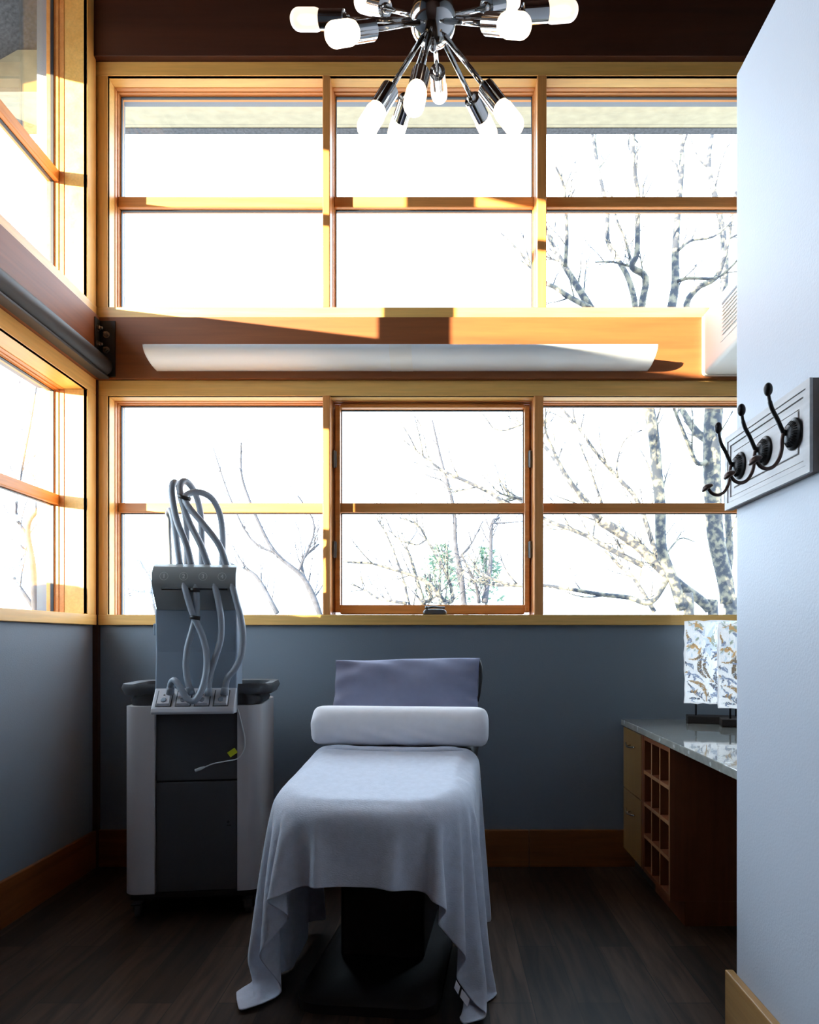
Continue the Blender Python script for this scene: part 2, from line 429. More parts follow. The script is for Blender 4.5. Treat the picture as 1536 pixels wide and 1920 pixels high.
# ------------------------------------------------------------------ windows
def window(name, fn, ax, u0, u1, zs_b, zs_t, zh, zc, mull, zm, gv, casing_w, casement=None, label=None, ends=(True, True)):
    """fn(u,v,z)->xyz ; ax = axis letter of u. mull = [(u0,u1)] mullions, zm = muntin (z0,z1), gv = glass depth"""
    w = thing(name, label, 'window', kind='structure')
    def bx(bm, u0, u1, v0, v1, z0, z1, bev=.002):
        a, b = fn(u0, v0, z0), fn(u1, v1, z1)
        box(bm, a[0], b[0], a[1], b[1], a[2], b[2], bev, 1)
    P, F = M['pine_'+ax], M['fir_'+ax]
    bm = bmesh.new()
    bx(bm, u0-casing_w, u1+casing_w, -.021, 0, zh, zc); bx(bm, u0-casing_w, u1+casing_w, -.024, gv-.02, zs_b, zs_t)
    obj('head_and_sill_casing', bm, P, w)
    bm = bmesh.new(); bx(bm, u0-casing_w, u0, -.021, 0, zs_t, zh); bx(bm, u1, u1+casing_w, -.021, 0, zs_t, zh)
    obj('side_casing', bm, M['pine_z'], w)
    bm = bmesh.new()
    bx(bm, u0-.012, u1+.012, -.02, gv-.05, zh, zh+.012); bx(bm, u0-.012, u0, -.02, gv-.05, zs_t-.012, zh); bx(bm, u1, u1+.012, -.02, gv-.05, zs_t-.012, zh)
    obj('jamb_liner', bm, P, w)
    mb = bmesh.new()
    for a, b in mull: bx(mb, a, b, -.022, gv+.03, zs_t-.002, zh+.004, .004)
    if mull: obj('mullion', mb, M['fir_z'], w)
    else: mb.free()
    edges = [u0] + [e for m_ in mull for e in m_] + [u1]
    k = 0
    for i in range(0, len(edges), 2):
        a, b = edges[i], edges[i+1]; s = .0
        cas = casement == k; k += 1
        lo, hi = zs_t, zh
        fr = bmesh.new()
        rings = ((gv-.055, gv-.03, .003), (gv-.03, gv-.012, .007), (gv-.012, gv+.03, .010))
        for v0, v1, t in rings:
            bx(fr, a-.01, a+t, v0, v1, lo, hi, .0015); bx(fr, b-t, b+.01, v0, v1, lo, hi, .0015)
            bx(fr, a+t, b-t, v0, v1, hi-t, hi+.01, .0015); bx(fr, a+t, b-t, v0, v1, lo-.02, lo+t*.4, .0015)
        obj('pane_frame', fr, F, w)
        a2, b2, lo2, hi2 = a+.010, b-.010, lo+.004, hi-.010
        if cas:
            sw = .030
            sb = bmesh.new(); v0, v1 = gv-.05, gv+.02
            bx(sb, a2+.003, a2+sw, v0, v1, lo2+.012, hi2-.012, .004); bx(sb, b2-sw, b2-.003, v0, v1, lo2+.012, hi2-.012, .004)
            bx(sb, a2+sw, b2-sw, v0, v1, hi2-.022, hi2-.004, .004); bx(sb, a2+sw, b2-sw, v0, v1, lo2+.002, lo2+.052, .004)
            sash = obj('casement_sash', sb, F, w)
            a2, b2, lo2, hi2 = a2+sw, b2-sw, lo2+.052, hi2-.022
            for uu, sg in ((a+.012, 1), (b-.012, -1)):
                for zz in (1.17+.95, 1.17+.475):
                    hb = bmesh.new()
                    bx(hb, uu-.009, uu-.002, gv-.062, gv-.045, zz-.042, zz+.042, .001); bx(hb, uu+.002, uu+.010, gv-.064, gv-.045, zz-.042, zz+.042, .001)
                    p0 = fn(uu, gv-.064, zz-.045); p1 = fn(uu, gv-.064, zz+.045); tube(hb, [p0, p1], .0045, 10)
                    obj('hinge', hb, M['gunmetal'], w)
        gk = bmesh.new(); g = .0045
        segs = [(lo2, zm[0]), (zm[1], hi2)]
        for z0, z1 in segs:
            bx(gk, a2, a2+g, gv-.008, gv+.008, z0, z1, 0); bx(gk, b2-g, b2, gv-.008, gv+.008, z0, z1, 0)
            bx(gk, a2+g, b2-g, gv-.008, gv+.008, z1-g, z1, 0)
        obj('gasket', gk, M['gasket'], w)
        mt = bmesh.new(); bx(mt, a2-.004, b2+.004, gv-.032, gv+.028, zm[0], zm[1], .003)
        obj('muntin', mt, M['fir_'+ax] if not cas else M['fir_'+ax], w)
        for z0, z1 in segs:
            gb = bmesh.new(); bx(gb, a2, b2, gv-.002, gv+.002, z0, z1, 0)
            obj('glass_pane', gb, M['glass'], w)
    return w

fb = lambda u, v, z: (u, D+v, z)
fl_ = lambda u, v, z: (XL-v, u, z)
MU, ML = (3.462, 3.518), (1.846, 1.896)
window('window_1', fb, 'x', BX0, BX1, Z_US_B, Z_US_T, Z_UH, Z_UC, [(-.618, -.580), (.488, .536)], MU, .11, .07,
       label='upper row of three tall panes in the back wall')
w2 = window('window_2', fb, 'x', BX0, BX1, Z_SILL_B, Z_SILL_T, Z_LH, Z_LC, [(-.618, -.580), (.472, .520)], ML, .11, .07, casement=1,
       label='lower row of three panes in the back wall with a hinged middle pane')
window('window_3', fl_, 'y', L1[0], L1[1], Z_US_B, Z_US_T, Z_VH, Z_VC, [], MU, .15, .085, label='upper window in the left wall beside the corner')
window('window_4', fl_, 'y', L3[0], L3[1], Z_SILL_B, Z_SILL_T, Z_LH, Z_LC, [], ML, .15, .085, label='lower window in the left wall beside the corner')
window('window_5', fl_, 'y', L2[0], L2[1], Z_US_B, Z_US_T, Z_VH, Z_VC, [], MU, .15, .085, label='upper window in the left wall nearer the room entrance')

# window crank on the sill below the casement
bm = bmesh.new()
cx = -.04; yb = D+.02; zb = Z_SILL_T+.001
loft(bm, [[(cx+x*s, yb+y*s2-.01, zb+h) for x, y in rrect(-.062, .062, -.022, .022, .012)] for s, s2, h in ((1, 1, 0), (1, 1, .012), (.9, .85, .024), (.62, .6, .030))])
ck = obj('crank_operator', bm, M['gunmetal'], w2, True)
bm = bmesh.new(); tube(bm, spline([(cx-.04, yb-.03, zb+.034), (cx-.01, yb-.036, zb+.040), (cx+.03, yb-.034, zb+.036), (cx+.052, yb-.034, zb+.036)]), .0055, 10)
ellipsoid(bm, (cx-.042, yb-.03, zb+.036), .010, .010, .010, 8)
obj('crank_handle', bm, M['gunmetal'], ck, True)

# steel edge rail along the left beam
rail = thing('steel_rail', 'black steel rail with bolted corner plate along the lower edge of the left wall beam', 'rail', (XL+.046, 1.0, 2.5))
bm = bmesh.new()
prof = [(.0, .012), (.03, .012)] + [(.025+.047*math.cos(R(a)), .065+.047*math.sin(R(a))) for a in range(-70, 91, 20)] + [(0, .112)]
prism(bm, prof, YF-1.0+.02, D-.055-1.0, 'y')
for v in bm.verts: v.co = Vector((v.co.x, v.co.y, v.co.z))
autosmooth(obj('round_cover', bm, M['black_steel'], rail), 50)
bm = bmesh.new(); box(bm, 0, .055, YF-1.0+.02, D-.055-1.0, 0, .011, .002)
obj('lower_flange', bm, M['black_steel'], rail)

# bolted corner connector
bm = bmesh.new(); box(bm, .004, .082, -.005, 0, .015, .30, .001); box(bm, 0, .005, -.052, -.005, .125, .30, .001)
br = obj('corner_plate', bm, M['black_steel'], rail); br.location = (0, D-1.046, 0)
def bolt(p, ax):
    bm = bmesh.new(); p = Vector(p)
    lathe(bm, [(0, 0), (0, .017), (.003, .017), (.003, 0)], p, ax, 18)
    lathe(bm, [(.003, 0), (.003, .0125), (.013, .0125), (.014, .010), (.014, 0)], p, ax, 6)
    lathe(bm, [(.014, 0), (.014, .007), (.024, .007), (.026, .004), (.026, 0)], p, ax, 10)
    obj('hex_bolt', bm, M['bolt'], br)
for z in (.072, .15, .228): bolt((.038, -.005, z), (0, -1, 0))
for z in (.17, .252): bolt((.005, -.030, z), (1, 0, 0))

# added out-of-view leafy block outside left wall; keeps low sun off back wall
hg = thing('hedge', 'clipped dark green hedge outside the left wall below the lower window', 'hedge', (-2.75, 2.75, -3.2))
bm = bmesh.new()
hr = random.Random(4)
rings = []
for k in range(41):
    y = -1.6 + 2.3*k/40
    rings.append([(x + hr.uniform(-.02, .02), y, z + hr.uniform(-.012, .012)) for x, z in ((-.25, 0), (-.28, 2.5), (-.26, 4.45), (-.15, 4.70), (0, 4.74), (.15, 4.70), (.25, 4.45), (.26, 2.5), (.22, 0))])
loft(bm, rings)
obj('foliage', bm, plain('hedge_leaves', (.06, .10, .04), rough=.8, noise=.6, nscale=30, bump=1, bscale=60), hg)
# ------------------------------------------------------------------ linear wall light on the beam
wl = thing('wall_light', 'long white half-round wall light fixed to the timber beam between the windows', 'wall light', (-.206, D-.045, 2.545))
def wl_prof(s=1.0, n=9):
    pts = [(0, 0)] + [(-.168*s*math.sin(R(90*i/n)), .064*s*(1-math.cos(R(90*i/n)))) for i in range(1, n+1)]
    return pts
P = wl_prof()
bm = bmesh.new()
inner = [(y*.97, z+.003) for y, z in P]
prism(bm, P + inner[::-1], -1.249, 1.249, 'x')
hs = obj('diffuser_trough', bm, M['diffuser'], wl); autosmooth(hs, 35)
for sx in (-1, 1):
    bm = bmesh.new(); prism(bm, P + [(0, .064)], sx*1.2495, sx*1.255, 'x')
    autosmooth(obj('end_cap', bm, M['white_enamel'], wl), 35)
bm = bmesh.new(); Q = [(y*1.006-.0004, z*1.0-.0012) for y, z in P]
prism(bm, Q + [(y, z+.001) for y, z in P][::-1], -.055, .055, 'x')
autosmooth(obj('joint_cover', bm, M['white_plastic'], wl), 35)
bm = bmesh.new(); box(bm, -1.2, 1.2, -.01, 0, 0, .062, .002)
obj('back_plate', bm, M['white_enamel'], wl)
bm = bmesh.new(); box(bm, -1.24, 1.24, -.166, -.160, .060, .066, .001)
obj('front_rim', bm, M['white_enamel'], wl)

# ------------------------------------------------------------------ air conditioner box on the right
ac = thing('air_conditioner', 'white wall mounted air conditioner box beside the right end of the timber beam', 'air conditioner', (1.326, D-.045, 2.518))
def sec(x, z): return (x, z)
def ac_prof(e): # outline in x,z with small rounding at the lower left edge
    r = .02
    return [(.39, e), (.39, .30-e), (e, .30-e)] + [(e+r-r*math.cos(R(a)), e+r-r*math.sin(R(a))) for a in range(0, 91, 15)]
bm = bmesh.new(); prism(bm, ac_prof(0), -.018, 0, 'y')
autosmooth(obj('back_flange', bm, M['white_plastic'], ac), 40)
bm = bmesh.new(); prism(bm, ac_prof(.009), -.030, -.018, 'y')
autosmooth(obj('seam_gap', bm, M['soffit'], ac), 40)
bm = bmesh.new(); prism(bm, ac_prof(.0), -.47, -.030, 'y')
autosmooth(obj('body', bm, M['white_plastic'], ac), 40)
bm = bmesh.new()
box(bm, -.004, 0, -.46, -.24, .068, .25, .0015)
gr = obj('vent_grille', bm, M['white_plastic'], ac)
for k in range(8):
    bm = bmesh.new(); z = .09 + k*.018
    hexa(bm, [(-.0105, -.455, z), (-.004, -.455, z+.006), (-.004, -.265, z+.006), (-.0105, -.265, z),
              (-.0105, -.455, z+.003), (-.004, -.455, z+.010), (-.004, -.265, z+.010), (-.0105, -.265, z+.003)])
    obj('louver', bm, M['white_plastic'], gr)
bm = bmesh.new(); box(bm, -.006, -.0041, -.455, -.265, .235, .246, 0); obj('grille_opening', bm, M['gasket'], gr)

# ------------------------------------------------------------------ chandelier
CH = Vector((-.02, 1.422, 2.461))
ch = thing('chandelier', 'chrome sputnik chandelier with many bare tubular bulbs hanging from the ceiling', 'chandelier', CH)
bm = bmesh.new(); ellipsoid(bm, (0, 0, 0), .0485, .0485, .0485, 20)
obj('centre_ball', bm, M['chrome'], ch, True)
zc = ceil_z(CH.y) - CH.z
bm = bmesh.new(); tube(bm, [(0, 0, .04), (0, 0, zc-.02)], .007, 14); obj('down_rod', bm, M['chrome'], ch, True)
bm = bmesh.new(); lathe(bm, [(0, 0), (0, .012), (.008, .055), (.03, .062), (.05, .062), (.05, 0)], (0, 0, zc-.037), (0, 0, 1), 32)
autosmooth(obj('ceiling_canopy', bm, M['chrome'], ch), 30)
bm = bmesh.new(); lathe(bm, [(0, 0), (.004, .006), (.014, .008), (.02, .005)], (0, 0, -.066), (0, 0, 1), 14)
obj('finial', bm, M['chrome'], ch, True)
arms = [((-.98, .16, .15), 1), ((-.60, -.54, -.58), 0), ((-.56, .54, .63), 1), ((.98, .11, .17), 1), ((.55, -.60, -.58), 0), ((.61, .51, .61), 1),
        ((-.447, -.166, -.879), 0), ((-.118, -.40, -.909), 0), ((-.33, .94, -.11), 0), ((.04, .968, .249), 1), ((.46, .88, -.15), 0), ((.56, -.113, -.821), 0),
        ((-.42, -.48, .77), 1), ((.45, -.42, .79), 1)]
for d, dim in arms:
    d = Vector(d).normalized()
    bm = bmesh.new(); tube(bm, [d*.044, d*.205], .0052, 12)
    a = obj('arm', bm, M['chrome'], ch, True)
    bm = bmesh.new(); lathe(bm, [(.183, 0), (.183, .008), (.187, .0105), (.193, .0105), (.194, .0185), (.247, .0185), (.247, .0165), (.215, .016), (.215, 0)], (0, 0, 0), d, 24)
    autosmooth(obj('socket', bm, M['chrome'], a), 35)
    bm = bmesh.new()
    rb = .0205
    prof = [(.225, .0), (.225, .012), (.243, .014), (.252, rb*.93), (.258, rb)] + [(.295 + rb*math.sin(R(t)), rb*math.cos(R(t))) for t in range(0, 90, 15)] + [(.295+rb, 0)]
    lathe(bm, prof, (0, 0, 0), d, 24)
    bo = obj('bulb', bm, M['bulb_dim'] if dim else M['bulb'], a, True)
    fb_ = bmesh.new(); lathe(fb_, [(.25, 0), (.256, .007), (.275, .010), (.292, .009), (.303, 0)], (0, 0, 0), d, 14)
    obj('filament', fb_, M['filament_dim'] if dim else M['filament'], a, True)

# ------------------------------------------------------------------ coat rack
rk = thing('coat_rack', 'whitewashed wooden coat rack board with three dark iron hooks on the partition wall', 'coat rack', (PX, 1.797, 1.663))
y0, y1, z0, z1 = -.235, .235, -.108, .108     # local y, z
bm = bmesh.new(); box(bm, -.017, 0, y0, y1, z0, z1, .001); obj('back_board', bm, M['rack_edge'], rk)
def ring(bm, x0, x1, a, b):
    (ya, yb, za, zb_), (yc, yd, zc_, zd) = a, b
    hexs = [((ya, za), (yb, za), (yd, zc_), (yc, zc_)), ((ya, zb_), (yb, zb_), (yd, zd), (yc, zd)), ((ya, za), (ya, zb_), (yc, zd), (yc, zc_)), ((yb, za), (yb, zb_), (yd, zd), (yd, zc_))]
    for q in hexs: prism(bm, [p for p in q], x0, x1, 'x')
bm = bmesh.new()
e = .030; f_ = .046; g = .054
ring(bm, -.025, -.017, (y0, y1, z0, z1), (y0+e*.6, y1-e*.6, z0+e*.6, z1-e*.6))
ring(bm, -.0225, -.017, (y0+e*.66, y1-e*.66, z0+e*.66, z1-e*.66), (y0+f_*.7, y1-f_*.7, z0+f_*.7, z1-f_*.7))
ring(bm, -.020, -.017, (y0+f_*.76, y1-f_*.76, z0+f_*.76, z1-f_*.76), (y0+g, y1-g, z0+g, z1-g))
obj('moulded_frame', bm, M['rack_white'], rk)
bm = bmesh.new(); box(bm, -.0225, -.017, y0+g+.003, y1-g-.003, z0+g+.003, z1-g-.003, .002); obj('centre_panel', bm, M['rack_white'], rk)
bm = bmesh.new(); box(bm, -.0178, -.0168, y0+g-.001, y1-g+.001, z0+g-.001, z1-g+.001, 0); obj('panel_groove', bm, M['rack_edge'], rk)
def hook(y):
    h = bpy.data.objects.new('coat_hook', None); link(h, rk); h.location = (-.0225, y, 0)
    bm = bmesh.new()
    lathe(bm, [(0, 0), (0, .038), (.003, .0385), (.006, .036), (.008, .030), (.014, .026), (.019, .018), (.021, .008), (.021, 0)], (0, 0, 0), (-1, 0, 0), 32)
    autosmooth(obj('rosette', bm, M['iron'], h), 50)
    bm = bmesh.new()
    for k in range(28):
        a = 2*math.pi*k/28
        tube(bm, [(-.009, .031*math.cos(a), .031*math.sin(a)), (-.0175, .021*math.cos(a), .021*math.sin(a))], .0011, 5)
    obj('rosette_fluting', bm, M['iron'], h, True)
    bm = bmesh.new()
    tube(bm, spline([(-.020, 0, 0), (-.026, 0, .004), (-.030, 0, .012), (-.040, 0, .035), (-.053, 0, .060), (-.059, 0, .080), (-.062, 0, .098)], 6), [.0052]*30+[.0042]*7, 10)
    ellipsoid(bm, (-.0625, 0, .107), .0105, .0105, .0165, 10)
    obj('upper_prong', bm, M['iron'], h, True)
    bm = bmesh.new()
    tube(bm, spline([(-.024, 0, .010), (-.029, 0, -.012), (-.030, 0, -.036), (-.036, 0, -.058), (-.048, 0, -.076), (-.064, 0, -.083), (-.080, 0, -.078), (-.090, 0, -.066)], 6), .0046, 10)
    lathe(bm, [(0, 0), (-.003, .015), (-.001, .0175), (.004, .0165), (.010, .010), (.0125, 0)], (-.093, 0, -.064), (-.55, 0, .83), 20)
    obj('lower_prong', bm, M['bronze'], h, True)
for y in (-.162, -.016, .134): hook(y)

# ------------------------------------------------------------------ desk : drawers, cubby rack, worktop
CXF = .931
y_a, y_b, y_c = 2.791, 3.178, D-.022
cab = thing('drawer_cabinet', 'maple cabinet of two drawers under the worktop against the back wall', 'cabinet', (CXF, (y_b+y_c)/2, 0))
hy = (y_c-y_b)/2
bm = bmesh.new(); box(bm, .022, .70, -hy, hy, .10, .728, .002)
obj('body', bm, M['cherry'], cab)
bm = bmesh.new(); box(bm, .06, .70, -hy, hy, 0, .10); obj('toe_kick', bm, M['toe'], cab)
bm = bmesh.new(); box(bm, .002, .022, -hy, -hy+.022, .10, .728, .001); obj('side_stile', bm, M['cherry'], cab)
def pull(par, z):
    bm = bmesh.new()
    for yy in (-.035, .035): tube(bm, [(.001, yy, z), (-.022, yy*.6, z-.002)], .003, 8)
    tube(bm, spline([(-.012, -.075, z+.006), (-.020, -.04, z), (-.026, 0, z-.003), (-.020, .04, z), (-.012, .075, z+.006)]), .0036, 8)
    obj('drawer_pull', bm, M['nickel'], par, True)
for za, zb_, zp in ((.418, .724, .650), (.104, .413, .322)):
    bm = bmesh.new(); box(bm, 0, .020, -hy+.024, hy-.002, za, zb_, .002)
    dr = obj('drawer_front', bm, M['maple_z'], cab); pull(dr, zp)

wr = thing('cubby_rack', 'dark wood cubby rack of twelve square pigeonholes beside the drawers', 'rack', (CXF, (y_a+y_b)/2, 0))
hy = (y_b-y_a)/2 - .0005
bm = bmesh.new()
box(bm, .0, .70, -hy, -hy+.02, .10, .728, .001); box(bm, .004, .70, hy-.016, hy, .10, .728, .001)
box(bm, .0, .70, -hy+.02, hy-.016, .10, .12, .001); box(bm, .0, .70, -hy+.02, hy-.016, .708, .728, .001); box(bm, .42, .44, -hy+.02, hy-.016, .12, .708)
obj('carcass', bm, M['cherry'], wr)
bm = bmesh.new(); box(bm, .06, .70, -hy, hy, 0, .10); obj('toe_kick', bm, M['cherry'], wr)
ya, yb = -hy+.02, hy-.016; w3 = (yb-ya)/3
bm = bmesh.new(); box(bm, -.002, .0, -hy, -hy+.012, .10, .728, 0); obj('edge_band', bm, M['rack_wood'], wr)
def edge_face(bm):                       # paler banding on the front edge only
    bm.normal_update()
    for f in bm.faces:
        if f.normal.x < -.9: f.material_index = 1
for k in (1, 2):
    bm = bmesh.new(); box(bm, .001, .42, ya+k*w3-.006, ya+k*w3+.006, .12, .708, 0); edge_face(bm); obj('divider', bm, [M['cherry'], M['rack_wood']], wr, recalc=False)
for k in (1, 2, 3):
    z = .12 + k*.147
    bm = bmesh.new(); box(bm, .0, .42, ya, yb, z-.008, z+.008, 0); edge_face(bm); obj('shelf', bm, [M['cherry'], M['rack_wood']], wr, recalc=False)

m, nt, b = new_mat('speckled_quartz')
tc = N(nt, 'ShaderNodeTexCoord'); vo = N(nt, 'ShaderNodeTexVoronoi'); vo.inputs['Scale'].default_value = 70
nz = N(nt, 'ShaderNodeTexNoise'); nz.inputs['Scale'].default_value = 9; nz.inputs['Detail'].default_value = 8; nz.inputs['Distortion'].default_value = 1.5
nt.links.new(tc.outputs['Object'], vo.inputs['Vector']); nt.links.new(tc.outputs['Object'], nz.inputs['Vector'])
cr = N(nt, 'ShaderNodeValToRGB'); cr.color_ramp.elements[0].position = .35; cr.color_ramp.elements[1].position = .72
cr.color_ramp.elements[0].color = (.26, .26, .23, 1); cr.color_ramp.elements[1].color = (.36, .36, .33, 1)
nt.links.new(nz.outputs['Fac'], cr.inputs['Fac'])
sep = N(nt, 'ShaderNodeSeparateColor'); nt.links.new(vo.outputs['Color'], sep.inputs[0])
gt = N(nt, 'ShaderNodeMath', operation='GREATER_THAN'); gt.inputs[1].default_value = .95; nt.links.new(sep.outputs[0], gt.inputs[0])
mx = N(nt, 'ShaderNodeMixRGB'); nt.links.new(gt.outputs[0], mx.inputs[0]); nt.links.new(cr.outputs['Color'], mx.inputs[1]); mx.inputs[2].default_value = (.50, .52, .50, 1)
nt.links.new(mx.outputs['Color'], b.inputs['Base Color']); b.inputs['Roughness'].default_value = .06; b.inputs['Coat Weight'].default_value = .6
M['quartz'] = m
wt = thing('worktop', 'glossy speckled grey green stone worktop spanning the cabinets along the back wall', 'worktop', (CXF-.006, 2.85, .729))
bm = bmesh.new(); box(bm, 0, XR-CXF+.006-.001, 2.06-2.85, D-.0005-2.85, 0, .031, .003, 2)
obj('stone_slab', bm, M['quartz'], wt)
dl = thing('desk_end_panel', 'dark cherry end panel carrying the near end of the worktop behind the partition', 'desk panel', (CXF+.1, 2.09, 0))
bm = bmesh.new(); box(bm, 0, .62, -.012, .012, 0, .7285, .002); obj('panel', bm, M['cherry'], dl)

# ------------------------------------------------------------------ mosaic panels on stands
TILES = [(.93, .95, .97), (.68, .78, .88), (.23, .30, .45), (.03, .045, .09), (.40, .24, .06), (.16, .10, .03), (.36, .42, .33), (.62, .38, .10)]
for i, c in enumerate(TILES): M['tile%d' % i] = plain('mosaic_tile_%s' % ['white', 'ice_blue', 'slate_blue', 'navy', 'gold', 'brown', 'sage', 'amber'][i], c, rough=.12, spec=.6, coat=.3)
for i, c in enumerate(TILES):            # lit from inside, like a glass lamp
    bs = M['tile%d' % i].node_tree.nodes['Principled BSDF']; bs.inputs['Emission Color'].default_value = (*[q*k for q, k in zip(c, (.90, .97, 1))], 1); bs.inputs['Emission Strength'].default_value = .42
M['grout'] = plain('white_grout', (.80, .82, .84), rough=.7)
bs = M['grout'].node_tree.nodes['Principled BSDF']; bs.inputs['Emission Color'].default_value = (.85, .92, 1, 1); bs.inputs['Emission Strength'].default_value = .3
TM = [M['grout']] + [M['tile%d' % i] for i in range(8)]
# curved leaves: (x0,y0, x1,y1, bend, width, tile) in unit panel coordinates (0..1 wide, 0..1 tall)
LEAVES = [(.05, .95, .30, .88, .05, .05, 7), (.02, .90, .24, .66, -.06, .035, 4), (.24, .66, .02, .55, .10, .03, 4), (.18, .90, .30, .82, .02, .035, 2),
          (.45, .93, .62, .62, -.14, .10, 1), (.47, .88, .62, .64, -.10, .05, 6), (.70, .95, .98, .70, .05, .05, 2), (.76, .97, .99, .93, .03, .06, 6), (.74, .90, .97, .76, .04, .03, 5),
          (.80, .82, .66, .70, .03, .04, 2), (.97, .72, .72, .48, .06, .035, 3), (.99, .62, .82, .52, .05, .04, 6), (.70, .66, .62, .50, -.05, .05, 6),
          (.40, .63, .62, .50, .05, .05, 2), (.46, .62, .60, .48, .02, .03, 3), (.62, .48, .86, .40, .06, .06, 2), (.02, .48, .14, .42, .02, .05, 2),
          (.29, .58, .36, .30, -.10, .055, 5), (.36, .60, .44, .28, -.09, .04, 5), (.06, .36, .30, .26, .03, .03, 2), (.04, .27, .34, .02, .12, .05, 4), (.02, .28, .34, .01, -.02, .014, 3),
          (.50, .42, .56, .20, -.05, .05, 3), (.38, .24, .54, .10, .04, .06, 3), (.74, .38, .60, .12, -.05, .08, 5), (.78, .34, .70, .10, -.02, .06, 3), (.76, .34, .98, .06, .03, .02, 3),
          (.82, .28, .99, .20, .05, .05, 3), (.80, .05, .52, .01, .08, .08, 5), (.04, .14, .22, .13, .0, .03, 3), (.06, .06, .26, .05, .0, .025, 3), (.40, .10, .56, .06, .04, .06, 2),
          (.82, .10, .99, .09, .02, .04, 2), (.64, .30, .70, .12, .03, .04, 2), (.10, .74, .02, .62, .02, .03, 1), (.26, .66, .40, .56, .06, .06, 1), (.84, .36, .98, .33, .03, .04, 3), (.10, .80, .02, .73, .02, .04, 2)]
lr = random.Random(21)
for k in range(140):                      # small filler leaves between the large ones
    u, v = lr.random(), lr.random(); a = lr.uniform(.5, 2.4) if lr.random() < .6 else lr.uniform(0, 6.28); L_ = lr.uniform(.07, .17)
    LEAVES.append((u, v, u+L_*math.cos(a), v+.55*L_*math.sin(a), lr.uniform(-.04, .04), lr.uniform(.018, .034), lr.choice((1, 2, 1, 6, 7, 1) if v > .55 else (3, 2, 3, 5, 4, 2))))
def leaf_at(u, v, asp):
    best = 0; 
    for x0, y0, x1, y1, bend, w, t in LEAVES:
        dx, dy = x1-x0, (y1-y0)*asp
        L = math.hypot(dx, dy); ux, uy = dx/L, dy/L
        px, py = u-x0, (v-y0)*asp
        s = (px*ux+py*uy)/L
        if not 0 < s < 1: continue
        off = -px*uy+py*ux - bend*4*s*(1-s)
        if abs(off) < w*.66*math.sin(math.pi*s)**.7: best = t
    return best
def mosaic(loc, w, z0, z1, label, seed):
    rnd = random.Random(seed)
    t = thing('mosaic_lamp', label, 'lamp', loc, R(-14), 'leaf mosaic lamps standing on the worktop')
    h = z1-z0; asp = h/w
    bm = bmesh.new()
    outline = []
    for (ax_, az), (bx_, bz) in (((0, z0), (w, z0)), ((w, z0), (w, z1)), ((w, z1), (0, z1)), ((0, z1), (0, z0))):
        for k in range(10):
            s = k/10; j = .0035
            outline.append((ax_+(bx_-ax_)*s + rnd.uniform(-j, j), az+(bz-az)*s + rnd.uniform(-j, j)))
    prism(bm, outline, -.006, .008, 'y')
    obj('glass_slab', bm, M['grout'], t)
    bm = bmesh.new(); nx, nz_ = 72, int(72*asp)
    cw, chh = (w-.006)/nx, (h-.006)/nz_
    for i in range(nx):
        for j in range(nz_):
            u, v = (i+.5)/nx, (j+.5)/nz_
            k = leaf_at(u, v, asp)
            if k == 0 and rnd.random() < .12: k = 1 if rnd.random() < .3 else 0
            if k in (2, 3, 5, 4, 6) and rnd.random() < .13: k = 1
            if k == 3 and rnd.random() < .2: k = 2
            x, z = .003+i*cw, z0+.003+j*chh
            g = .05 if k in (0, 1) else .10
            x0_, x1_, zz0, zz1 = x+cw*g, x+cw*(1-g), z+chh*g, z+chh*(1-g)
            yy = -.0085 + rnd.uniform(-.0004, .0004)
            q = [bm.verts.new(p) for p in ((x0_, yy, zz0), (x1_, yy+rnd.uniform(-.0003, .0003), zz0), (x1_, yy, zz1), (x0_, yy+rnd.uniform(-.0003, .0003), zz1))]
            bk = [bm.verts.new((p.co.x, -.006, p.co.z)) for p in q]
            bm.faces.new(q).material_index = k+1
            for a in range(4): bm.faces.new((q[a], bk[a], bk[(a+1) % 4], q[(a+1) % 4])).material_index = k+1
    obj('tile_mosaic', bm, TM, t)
    for x in (.055, w-.06):
        bm = bmesh.new(); tube(bm, [(x, 0, .0), (x, 0, z0+.05)], .005, 10)
        v_ = obj('stand_rod', bm, M['iron'], t, True)
    bm = bmesh.new(); box(bm, .012, w-.012, -.045, .045, 0, .036, .003); obj('stand_base', bm, M['toe'], t)
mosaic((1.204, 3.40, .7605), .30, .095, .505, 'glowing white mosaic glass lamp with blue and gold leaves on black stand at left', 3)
mosaic((1.315, 3.26, .7605), .30, .083, .490, 'white leaf mosaic glass lamp on black stand half hidden by the partition', 5)
